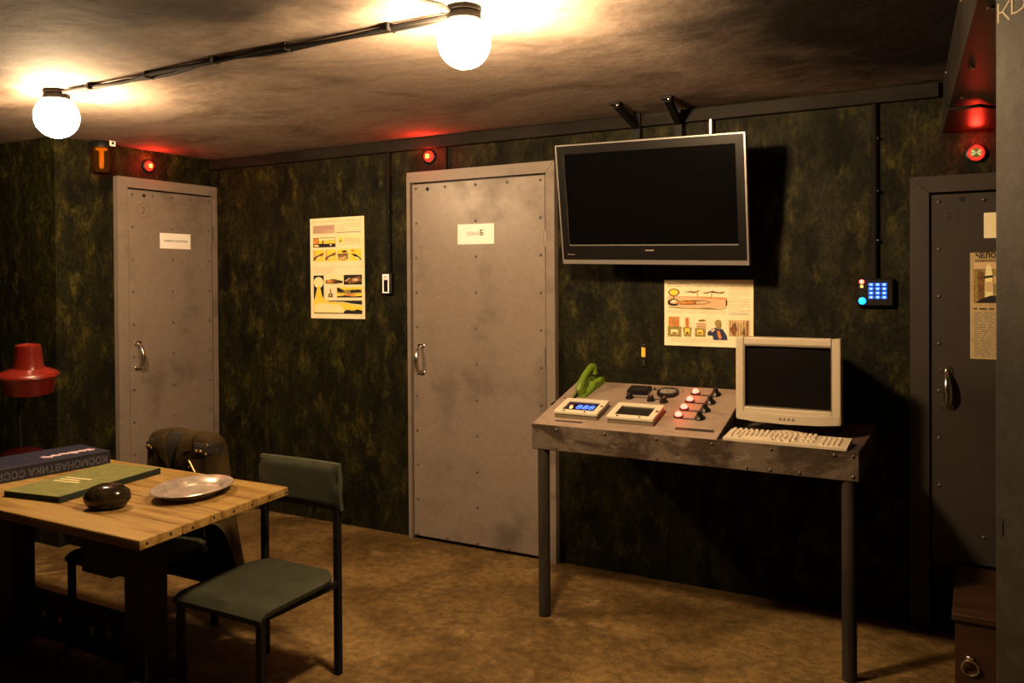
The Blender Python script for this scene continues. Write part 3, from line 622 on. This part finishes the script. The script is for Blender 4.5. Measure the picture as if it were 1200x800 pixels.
ppart(MB().box((-.030, -.003, -.001), (.030, .003, .003), .001), 'slider_track', 3.305, -.360, 0, 'dark_metal')
for tx, ty in ((3.251, -.262), (3.39, -.262)): ppart(MB().lathe([(.006, -.001), (.005, .006), (.003, .014), (0, .015)], n=10), 'toggle', tx, ty, 0, 'chrome', True)
# red lamps and levers
for y in (-.269, -.356, -.439, -.519):
    o = ppart(MB().lathe([(.021, -.001), (.021, .005), (.016, .007), (0, .007)], n=18), 'lamp_socket', 3.447, y, 0, 'black_plastic', True)
    MB().lathe([(.015, .006), (.015, .013), (.011, .020), (.005, .023), (0, .0235)], n=18).build('red_bulb', 'red_bulb', o, smooth=True)
    ld = bpy.data.lights.new('bulb_light', 'POINT'); ld.color = (1, .05, .03); ld.energy = .045; ld.shadow_soft_size = .012
    lo = bpy.data.objects.new('bulb_light', ld); C.objects.link(lo); lo.parent = o; lo.location = (0, 0, .036)
    ppart(MB().box((-.034, -.005, -.001), (.044, .005, .0012)), 'lever_slot', 3.494, y-.016, 0, 'ink_black')
    o = ppart(MB().lathe([(.024, -.001), (.024, .005), (.020, .010), (.014, .016), (.0115, .026), (.007, .033), (0, .035)], n=18), 'lever_knob', 3.541, y-.004, 0, 'gloss_black', True)
for x0, x1, y, hh in ((2.918, 3.057, -.652, .009), (3.466, 3.636, -.632, .014)):
    o = ppart(MB().box((-(x1-x0)/2, -hh, -.001), ((x1-x0)/2, hh, .0008)), 'slot', (x0+x1)/2, y, 0, 'panel_metal')
    MB().box((-(x1-x0)/2+.004, -hh+.003, -.001), ((x1-x0)/2-.004, hh-.003, .0014)).build('slot_opening', 'ink_black' if hh < .012 else 'dark_metal', o)
# edge trim between panel and table area
dpart(MB().prism([(PR, DF+.004, DT), (PR, PB, DT), (PR, PB, PZ(PB)+.001), (PR, DF+.004, DT+.003)], (.004, 0, 0)), 'panel_cheek', 'rust_metal')

# telephone
tp = thing('telephone', 'green telephone handset on its cradle at the corner of the sloped panel', 'telephone', on_panel(2.93, -.30)); tp.rotation_euler = (AS+R(4), 0, R(-7))
MB().prism([(-.036, a, b) for a, b in ((-.095, -.004), (.10, -.004), (.10, .022), (.085, .030), (.045, .022), (.02, .036), (-.005, .020), (-.06, .014), (-.095, .016))], (.072, 0, 0)).build('cradle', 'phone_green', tp)
hp = [(0, -.088, .034), (0, -.075, .048), (0, -.045, .066), (0, -.005, .082), (0, .035, .092), (0, .065, .092), (0, .085, .082)]
hs = MB().tube(hp, [.016, .019, .0175, .0165, .0165, .018, .014], 12)
hs.tube([(0, -.078, .050), (0, -.070, .018)], [.021, .024], 14); hs.tube([(0, .070, .092), (0, .062, .056)], [.020, .024], 14)
hs.build('handset', 'phone_green', tp, smooth=True)
MB().tube([(-.004, -.085, .03), (-.012, -.112, .012), (-.03, -.125, .006), (-.07, -.12, .006), (-.095, -.15, .002), (-.100, -.185, .004)], .006, 8).build('cord', 'cable', tp, smooth=True)

# monitor
mo = thing('computer_monitor', 'beige tube monitor with a dark screen on the right of the desk', 'monitor', (3.889, -.45, DT), R(0))
hw, z0, z1 = .2085, .052, .398
def bez(m):
    n = 12
    out = []
    for i in range(n+1):
        a = -1+2*i/n; out.append((a*hw, -.012+(a*a-1)*.012, z0-.004*(1-a*a)))
    return out
m = MB()
frame(m, -hw, hw, z0, z1, .034, .034, .055, .032, -.022, .035)
bo = m.build('front_bezel', 'beige', mo)
md = bo.modifiers.new('b', 'BEVEL'); md.width = .006; md.segments = 2; md.limit_method = 'ANGLE'
MB().prism([(-hw*.96, -.024, z0+.002), (-hw*.6, -.030, z0-.004), (0, -.033, z0-.007), (hw*.6, -.030, z0-.004), (hw*.96, -.024, z0+.002), (hw*.96, 0, z0+.002), (-hw*.96, 0, z0+.002)], (0, 0, .036)).build('chin', 'beige', mo)
fr = MB(); frame(fr, -hw+.030, hw-.030, z0+.050, z1-.028, .008, .008, .008, .008, -.019, -.006); fr.build('inner_lip', 'beige_dark', mo)
g = MB(); nx, nz = 10, 8; gx0, gx1, gz0, gz1 = -hw+.036, hw-.036, z0+.056, z1-.034
vv = [[g.bm.verts.new((gx0+(gx1-gx0)*i/nx, -.012+.006*((2*i/nx-1)**2+(2*j/nz-1)**2), gz0+(gz1-gz0)*j/nz)) for i in range(nx+1)] for j in range(nz+1)]
for j in range(nz):
    for i in range(nx): g.bm.faces.new((vv[j][i], vv[j][i+1], vv[j+1][i+1], vv[j+1][i]))
g.build('screen', 'crt_glass', mo, smooth=True)
bd = MB(); ra = [(-.9*hw, .02, z0+.01), (.9*hw, .02, z0+.01), (.9*hw, .02, z1-.008), (-.9*hw, .02, z1-.008)]; rb = [(-.55*hw, .33, z0+.06), (.55*hw, .33, z0+.06), (.55*hw, .33, z1-.05), (-.55*hw, .33, z1-.05)]
A = [bd.bm.verts.new(p) for p in ra]; B = [bd.bm.verts.new(p) for p in rb]
for i in range(4): bd.bm.faces.new((A[i], A[(i+1) % 4], B[(i+1) % 4], B[i]))
bd.bm.faces.new(A[::-1]); bd.bm.faces.new(B); bd.build('tube_housing', 'beige', mo)
MB().lathe([(.11, 0), (.11, .012), (.085, .02), (.05, .03), (.05, .075), (0, .075)], (0, .10, 0), 28).build('swivel_base', 'beige_dark', mo, smooth=True)
for k in range(4): MB().lathe([(.006, 0), (.005, .002), (0, .0025)], (-.025+k*.017, -.0322, z0+.014), 10, rot=Matrix.Rotation(R(90), 3, 'X')).build('button', 'beige_dark', mo)
MB().ring((.105, -.0295, z0+.014), .007, .011, n=16).build('power_button', 'beige_dark', mo)

# keyboard
kb = thing('keyboard', 'beige computer keyboard along the front edge of the desk', 'keyboard', (3.918, -.628, DT), R(-1.2))
MB().prism([(-.232, a, b) for a, b in ((-.070, 0), (.072, 0), (.072, .024), (.058, .026), (-.060, .012), (-.070, .009))], (.464, 0, 0)).build('case', 'beige', kb)
MB().prism([(x, .052, .020) for x in ()] or [(-.10, .055, .022), (-.06, .055, .031), (-.01, .055, .036), (.04, .055, .032), (.085, .055, .022)], (0, .018, 0)).build('back_ridge', 'beige', kb)
KEY = MB().prism([(-.0072, -.0072, 0), (.0072, -.0072, 0), (.0072, .0072, 0), (-.0072, .0072, 0)], (0, 0, .002))
kmesh = {}
def keymesh(w):
    if w in kmesh: return kmesh[w]
    m = MB(); h = w/2-.0018; a = [m.bm.verts.new(p) for p in ((-h, -.0078, 0), (h, -.0078, 0), (h, .0078, 0), (-h, .0078, 0))]; i = .0022
    b = [m.bm.verts.new(p) for p in ((-h+i, -.0056, .008), (h-i, -.0056, .008), (h-i, .0064, .008), (-h+i, .0064, .008))]
    for k in range(4): m.bm.faces.new((a[k], a[(k+1) % 4], b[(k+1) % 4], b[k]))
    m.bm.faces.new(b); o = m.build('key', 'beige_key'); kmesh[w] = o.data; bpy.data.objects.remove(o); return kmesh[w]
KEY.bm.free()
def key(x, y, w): inst('key', keymesh(w), kb, (x, y, .012+(y+.060)*.1187-.0005), (R(6.8), 0, 0))
u = .0188
for r_ in range(6):
    y = .048-r_*.0188-(.004 if r_ else 0)
    if y < -.056: continue
    if r_ == 0: xs = [(-.222+.0094+k*u*1.15, u) for k in range(13)]
    elif r_ < 5: xs = [(-.222+.0094+k*u, u) for k in range(14)]
    else: xs = []
    for x, w in xs: key(x, y, w)
    for k in range(3):
        if r_ in (0, 1, 2, 4): key(.062+k*u, y, u)
    for k in range(4):
        if r_: key(.138+k*u, y, u)
yb = -.050
for x, w in ((-.210, .026), (-.182, .026), (-.100, .118), (-.020, .026), (.012, .026)): key(x, yb, w)

# ------------------------------------------------------------------ wooden table
tb = thing('wooden_table', 'plank topped trestle table with dark posts and perforated rail', 'table', (1.43, -1.945, 0))
ys = [-2.310, -2.130, -1.945, -1.762, -1.578]
def xr(y): return 2.215+(-y-1.605)*.118
for i in range(4):
    a, b = ys[i]+.0012, ys[i+1]-.0012
    o = MB().prism([(.585, a, .668), (xr(a), a, .668), (xr(b), b, .668), (.585, b, .668)], (0, 0, .032))
    o = o.build('plank', 'wood', tb, world=True)
    bv = o.modifiers.new('b', 'BEVEL'); bv.width = .0025; bv.segments = 1
for y in [-2.28+.098*k for k in range(8)]:
    ang = math.atan(.118); x = xr(y)
    MB().lathe([(.006, -.001), (.005, .0015), (0, .002)], (x, y, .684+.004*math.sin(y*40)), 7, rot=Matrix.Rotation(R(90), 3, 'Y')).build('nail_head', 'ink_black', tb, world=True)
MB().box((.66, -2.25, .640), (.72, -1.64, .668)).build('batten', 'dark_wood', tb, world=True); MB().box((2.06, -2.25, .640), (2.12, -1.64, .668)).build('batten', 'dark_wood', tb, world=True)
for x0 in (.950, 1.790):
    MB().box((x0, -2.0, 0), (x0+.12, -1.9, .668), .004).build('post', 'dark_wood', tb, world=True)
    MB().box((x0+.01, -2.12, .0), (x0+.11, -1.80, .035), .004).build('foot', 'dark_wood', tb, world=True)
    MB().box((x0+.01, -2.24, .60), (x0+.11, -1.66, .668), .004).build('top_bearer', 'dark_wood', tb, world=True)
# perforated rail between the posts
rl = MB(); zc, zh = .142, .088; cell = .0925; x = 1.07
nseg = 7; cw = (1.79-1.07)/nseg
for k in range(nseg):
    xa, xb = 1.07+k*cw, 1.07+(k+1)*cw; cx = (xa+xb)/2; n = 24; r_ = .021
    for yy in (-1.962, -1.952):
        inn = []; out = []
        for j in range(n):
            a = 2*math.pi*j/n; c_, s_ = math.cos(a), math.sin(a); inn.append(rl.bm.verts.new((cx+r_*c_, yy, zc+r_*s_)))
            kx = min(cw/2/max(abs(c_), 1e-6), zh/max(abs(s_), 1e-6)); out.append(rl.bm.verts.new((cx+kx*c_, yy, zc+kx*s_)))
        for j in range(n): rl.bm.faces.new((inn[j], inn[(j+1) % n], out[(j+1) % n], out[j]))
        if yy == -1.962: prev = inn
        else:
            for j in range(n): rl.bm.faces.new((prev[j], prev[(j+1) % n], inn[(j+1) % n], inn[j]))
rl.build('perforated_rail', 'black_metal', tb, world=True)
MB().box((1.07, -1.96, .05), (1.79, -1.90, .056)).build('rail_flange', 'black_metal', tb, world=True)
MB().box((1.07, -1.96, .226), (1.79, -1.93, .232)).build('rail_flange', 'black_metal', tb, world=True)
MB().box((1.52, -1.99, .38), (1.70, -1.91, .668), .004).build('hanging_box', 'dark_wood', tb, world=True)

# ------------------------------------------------------------------ chairs
def make_chair(loc, label):
    t = thing('chair', label, 'chair', loc, 0, 'green cloth chairs at the wooden table')
    for s in (-1, 1):
        MB().box((s*.19-.0125, -.0125, 0), (s*.19+.0125, .0125, .80), .002).build('leg', 'black_metal', t)
        MB().box((s*.20-.0125, -.415, 0), (s*.20+.0125, -.390, .352), .002).build('leg', 'black_metal', t)
        MB().box((s*.195-.010, -.40, .340), (s*.195+.010, -.0, .362), .002).build('seat_rail', 'black_metal', t)
    MB().box((-.2, -.41, .332), (.2, -.395, .354)).build('cross_rail', 'black_metal', t)
    # seat: thin cushion, rounded rear corners, gently dished
    m = MB(); nu, nv = 18, 16
    def outline(v):
        y = .012-.435*v; hwid = .218
        if v < .28: hwid = .218*(1-.42*(1-v/.28)**2.6)
        return y, hwid
    top = []; bot = []
    for j in range(nv+1):
        v = j/nv; y, hwid = outline(v); rt = []; rb_ = []
        for i in range(nu+1):
            a = 2*i/nu-1; e = max(abs(a), abs(2*v-1))
            z = .398-.012*v-.008*(1-a*a)*math.sin(math.pi*v)-.010*max(0, (e-.86)/.14)**2
            if v > .9: z -= .018*((v-.9)/.1)**2
            rt.append(m.bm.verts.new((a*hwid, y, z))); rb_.append(m.bm.verts.new((a*hwid*.985, y, z-.018 if e < .99 else z-.016)))
        top.append(rt); bot.append(rb_)
    for j in range(nv):
        for i in range(nu):
            m.bm.faces.new((top[j][i], top[j][i+1], top[j+1][i+1], top[j+1][i])); m.bm.faces.new((bot[j][i], bot[j+1][i], bot[j+1][i+1], bot[j][i+1]))
    for j in range(nv):
        m.bm.faces.new((top[j][0], top[j+1][0], bot[j+1][0], bot[j][0])); m.bm.faces.new((top[j][nu], bot[j][nu], bot[j+1][nu], top[j+1][nu]))
    for i in range(nu):
        m.bm.faces.new((top[0][i], bot[0][i], bot[0][i+1], top[0][i+1])); m.bm.faces.new((top[nv][i], top[nv][i+1], bot[nv][i+1], bot[nv][i]))
    m.build('seat', 'seat_fabric', t, smooth=True)
    m = MB(); nu, nv = 20, 10; F_ = []; B_ = []
    for j in range(nv+1):
        v = j/nv; fr_ = []; bk = []
        for i in range(nu+1):
            a = 2*i/nu-1; z = .628+.18*v; edge = max(abs(a), abs(2*v-1)); th = .012*(1-max(0, (edge-.9)/.1)**2)+.007
            yc = .003+.022*(1-a*a)
            if abs(a) > .6: yc += .004*math.sin((a*7+v*5)*2)*(abs(a)-.6)*2
            x = a*(.212-.006*v)
            fr_.append(m.bm.verts.new((x, yc-th-.006, z-.004*(1-a*a)))); bk.append(m.bm.verts.new((x, yc+th, z-.004*(1-a*a))))
        F_.append(fr_); B_.append(bk)
    for j in range(nv):
        for i in range(nu):
            m.bm.faces.new((F_[j][i], F_[j][i+1], F_[j+1][i+1], F_[j+1][i])); m.bm.faces.new((B_[j][i], B_[j+1][i], B_[j+1][i+1], B_[j][i+1]))
    for j in range(nv):
        m.bm.faces.new((F_[j][0], F_[j+1][0], B_[j+1][0], B_[j][0])); m.bm.faces.new((F_[j][nu], B_[j][nu], B_[j+1][nu], F_[j+1][nu]))
    for i in range(nu):
        m.bm.faces.new((F_[0][i], B_[0][i], B_[0][i+1], F_[0][i+1])); m.bm.faces.new((F_[nv][i], F_[nv][i+1], B_[nv][i+1], B_[nv][i]))
    m.build('backrest', 'seat_fabric', t, smooth=True)
    return t
def dup(root, loc, label):
    r = root.copy(); C.objects.link(r); r.location = loc; r['label'] = label
    for ch in list(root.children):
        c = ch.copy(); C.objects.link(c); c.parent = r
    return r
ch1 = make_chair((2.243, -1.549, 0), 'empty green cloth chair with black legs at the corner of the wooden table')
ch2 = dup(ch1, (1.455, -1.455, 0), 'green cloth chair behind the table with a coat hung over its back')

# ------------------------------------------------------------------ coat over the second chair
ct = thing('coat', 'brown uniform coat with studded shoulder boards hung over a chair back', 'coat', (1.465, -1.45, 0))
m = MB(); nth = 48
zs = [(.842, .09, .030), (.838, .145, .050), (.826, .190, .066), (.806, .216, .076), (.77, .230, .082), (.70, .238, .082), (.62, .246, .082), (.52, .262, .084), (.42, .285, .088), (.32, .31, .090), (.22, .33, .094), (.12, .345, .096)]
def coat_y(x, z):
    for (za, aa, ba), (zb, ab, bb) in zip(zs, zs[1:]):
        if za >= z >= zb:
            f = (za-z)/(za-zb); a_, b_ = aa+(ab-aa)*f, ba+(bb-ba)*f; break
    else: a_, b_ = zs[0][1], zs[0][2]
    return .01-b_*max(0, 1-min(1, abs(x)/a_)**2.667)**.375
rows = []
for k, (z, a, b) in enumerate(zs):
    ring = []
    for j in range(nth):
        th = 2*math.pi*j/nth; c_, s_ = math.cos(th), math.sin(th)
        fold = (1+.06*math.sin(9*th+1.3*k*.15)*min(1, k/4)+.03*math.sin(17*th+k*.3)*min(1, k/4))
        p = .75
        x = a*math.copysign(abs(c_)**p, c_)*(1+.02*math.sin(5*th+k)); y = b*math.copysign(abs(s_)**p, s_)*fold
        zz = z
        if z < .5:   # front ends on the seat, rear hangs on
            front = max(0, -s_)
            zz = z+(.47-z)*min(1, front*1.5)
            x -= .10*max(0, -c_)*(0.5-z)*2
        if k < 4: zz += -.016*math.cos(2*th)*0-.012*math.exp(-(x/.05)**2)
        ring.append(m.bm.verts.new((x+.02*(.8-z), y+.01, zz)))
    rows.append(ring)
for r0, r1 in zip(rows, rows[1:]):
    for j in range(nth): m.bm.faces.new((r0[j], r0[(j+1) % nth], r1[(j+1) % nth], r1[j]))
m.bm.faces.new(rows[0])
o = m.build('coat_body', 'coat_cloth', ct, smooth=True)
o.modifiers.new('s', 'SUBSURF').render_levels = 1
# neck opening, lapels and collar follow the cloth
def patch(outline, off, name, mname, thick=.004):
    zc_, xc_ = sum(p[1] for p in outline)/len(outline), sum(p[0] for p in outline)/len(outline); mm = MB(); n_ = len(outline)
    pts_ = []
    for i in range(n_):
        (xa, za), (xb, zb) = outline[i], outline[(i+1) % n_]
        for k in range(4): pts_.append((xa+(xb-xa)*k/4, za+(zb-za)*k/4))
    rings_ = []
    for f in (1, .66, .33): rings_.append([mm.bm.verts.new((xc_+(x-xc_)*f, coat_y(xc_+(x-xc_)*f, zc_+(z-zc_)*f)-off-(0 if f == 1 else thick), zc_+(z-zc_)*f)) for x, z in pts_])
    cen = mm.bm.verts.new((xc_, coat_y(xc_, zc_)-off-thick, zc_)); m_ = len(pts_)
    back = [mm.bm.verts.new((x, coat_y(x, z)+.004, z)) for x, z in pts_]
    for r0, r1 in ((back, rings_[0]), (rings_[0], rings_[1]), (rings_[1], rings_[2])):
        for j in range(m_): mm.bm.faces.new((r0[j], r0[(j+1) % m_], r1[(j+1) % m_], r1[j]))
    for j in range(m_): mm.bm.faces.new((rings_[2][j], rings_[2][(j+1) % m_], cen))
    return mm.build(name, mname, ct, smooth=True)
patch([(-.035, .838), (.050, .838), (.045, .80), (.012, .70), (-.002, .62), (-.030, .72), (-.050, .80)], .003, 'neck_opening', 'coat_dark')
patch([(-.105, .836), (-.045, .840), (-.030, .78), (-.005, .66), (-.050, .70), (-.080, .755), (-.120, .775)], .008, 'lapel', 'coat_cloth', .008)
patch([(.115, .836), (.055, .840), (.042, .78), (.015, .66), (.060, .70), (.085, .755), (.120, .775)], .008, 'lapel', 'coat_cloth', .008)
for xo, zo, ln in ((-.17, .70, .22), (.15, .68, .24), (-.09, .62, .18), (.20, .60, .2)):
    MB().tube([(xo+.012*math.sin(k*.9), coat_y(xo, zo-ln*k/6)+.004, zo-ln*k/6) for k in range(7)], [.003, .009, .012, .013, .012, .009, .003], 8).build('fold', 'coat_cloth', ct, smooth=True)
STUD = MB().ellipsoid((0, 0, 0), (.0065, .004, .0065), 8, 6).build('stud', 'brass', ct, smooth=True); SM = STUD.data; bpy.data.objects.remove(STUD)
for s, pts in ((-1, ((1.288, .791), (1.270, .762), (1.305, .769), (1.328, .763))), (1, ((1.661, .798), (1.618, .775), (1.639, .773), (1.661, .761)))):
    cx = sum(p[0] for p in pts)/4-1.465; cz_ = sum(p[1] for p in pts)/4
    bd_ = patch([(cx-.050, cz_+.028), (cx+.050, cz_+.028), (cx+.050, cz_-.026), (cx-.050, cz_-.026)], .003, 'shoulder_board', 'coat_dark', .006)
    for px, pz in pts: inst('stud', SM, bd_, (px-1.465, coat_y(px-1.465, pz)-.011, pz))
a, b = Vector((1.574-1.465, coat_y(.11, .73)-.006, .730)), Vector((1.606-1.465, coat_y(.14, .68)-.006, .681)); MB().tube([a, b], .0045, 8).build('clasp', 'brass', ct, smooth=True)
inst('stud', SM, ct, (1.573-1.465, coat_y(.108, .70)-.004, .70))

# ------------------------------------------------------------------ things on the table
TZ = .700
def book(name, label, c, rz, w, l, h, mc, me, spine_side=1):
    t = thing(name, label, 'book', (c[0], c[1], TZ), rz)
    MB().box((-w/2+.004, -l/2+.004, .003), (w/2-.006, l/2-.004, h-.003)).build('page_block', me, t)
    MB().box((-w/2, -l/2, 0), (w/2, l/2, .0035), .001).build('back_cover', mc, t)
    tc = MB().box((-w/2, -l/2, h-.0035), (w/2, l/2, h), .001).build('front_cover', mc, t)
    sp_ = MB().box((w/2-.003, -l/2, 0), (w/2+.001, l/2, h), .0015).build('spine', 'book_spine' if mc == 'book_blue' else me, t)
    return t, tc, sp_
t, tc, sp_ = book('green_book', 'large thin green cloth book with cream title lying on the table', (1.465, -1.93), R(9), .285, .50, .024, 'book_green', 'book_edge')
m = MB().use('gold_ink')
for k in range(3): m.box((-.095, -.07+k*.028, .0240), (-.095+.13-.03*(k % 2), -.058+k*.028, .0246))
m.build('cover_title', None, tc)
t, tc, sp_ = book('blue_book', 'thick dark blue book with lettered spine behind the green book', (1.045, -1.85), R(-6.5), .26, .46, .058, 'book_blue', 'book_edge')
o = inst('spine_title', text_mesh('КОСМОНАВТИКА СССР', .042, 'spine_ink', .0004), sp_, (.1315, -.01, .028)); o.rotation_euler = Euler((R(90), R(180), R(90)), 'XYZ')
o.scale = (.92, 1, 1)
m = MB().use('cover_ink')
for k in range(6):
    y0 = -.02+k*.038; m.poly([(.02+.01*math.sin(k*2), y0, .0584), (.045+.02*math.sin(k*3), y0+.005, .0584), (.060+.01*math.cos(k*2), y0+.03, .0584), (.03+.015*math.cos(k), y0+.044, .0584), (.005, y0+.02, .0584)])
m.build('cover_drawing', None, tc)

st = MB(); prof = [(0, 0), (.045, 0), (.066, .010), (.080, .030), (.082, .045), (.074, .064), (.055, .080), (.028, .089), (0, .091)]
st.lathe(prof, (0, 0, 0), 32, 1.12, .92)
o = st.build('polished_stone', 'stone', smooth=True); o.location = (1.857, -2.110, TZ); o.rotation_euler = (0, 0, R(35)); o.scale = (.88, .88, .96)
tag(o, 'dark glossy rounded stone resting on the table before the green book', 'ornament')
pl = MB(); pp = [(0, .002), (.62, .002), (.66, 0), (.70, .003), (.76, .020), (.98, .030), (1.0, .032), (.985, .035), (.76, .026), (.68, .010), (.6, .008), (0, .008)]
pl.lathe([(r_*.16, z) for r_, z in pp], (0, 0, 0), 48, 1.12, .86)
o = pl.build('metal_plate', 'plate', smooth=True); o.location = (1.972, -1.835, TZ); o.rotation_euler = (0, 0, R(108))
tag(o, 'oval tarnished metal plate on the wooden table', 'plate')

# red desk lamp
t = thing('desk_lamp', 'red enamel desk lamp with flared shade behind the blue book', 'lamp', (.70, -1.73, TZ))
MB().lathe([(.10, 0), (.10, .012), (.085, .026), (.05, .038), (.02, .044), (0, .044)], n=28).build('base', 'red_dark', t, smooth=True)
MB().tube([(-.02, 0, .03), (-.03, 0, .15), (-.03, 0, .27), (0, 0, .40), (.03, .005, .47)], .009, 10).build('stem', 'black_metal', t, smooth=True)
rs_ = Euler((R(3), R(4), 0)).to_matrix()
MB().lathe([(.050, .53), (.040, .533), (.036, .526), (.036, .524), (.0, .524)], (.055, .0, -.005), 28, rot=rs_).build('cap_ring', 'red_enamel', t, smooth=True)
MB().lathe([(.052, .528), (.056, .50), (.060, .44), (.066, .425), (.110, .408), (.125, .398), (.127, .392), (.122, .388), (.114, .370), (.106, .335), (.100, .31), (.096, .31), (.104, .37), (.060, .42), (.05, .50), (.048, .528)], (.055, .0, -.005), 36, rot=rs_).build('shade', 'red_enamel', t, smooth=True)
MB().lathe([(.007, 0), (.006, .012), (0, .014)], (.055-.05, -.03, .49), 8, rot=Matrix.Rotation(R(60), 3, 'X')).build('switch', 'brass', t, smooth=True)
MB().ellipsoid((.055, 0, .38), (.028, .028, .04), 14, 8).build('bulb', 'white_paper', t, smooth=True)

# ------------------------------------------------------------------ step in front of the right door
t = thing('wooden_step', 'low brown wooden step box with a ring handle below the right door', 'step', (4.90, -.33, 0))
MB().box((-.41, -.30, .275), (.41, .285, .30), .003).build('tread', 'step_wood', t)
MB().box((-.40, -.29, 0), (.40, -.27, .275)).build('front_board', 'step_wood', t)
MB().box((-.40, -.27, 0), (-.38, .28, .275)).build('side_board', 'step_wood', t); MB().box((.38, -.27, 0), (.40, .28, .275)).build('side_board', 'step_wood', t)
m = MB(); pts = [(-.352+.026*math.cos(a), -.300-.008*math.sin(a), .115+.030*math.sin(a)) for a in [2*math.pi*k/20 for k in range(21)]]
m.tube(pts, .004, 8); m.box((-.365, -.306, .135), (-.34, -.288, .158), .003); m.build('ring_handle', 'chrome', t, smooth=True)
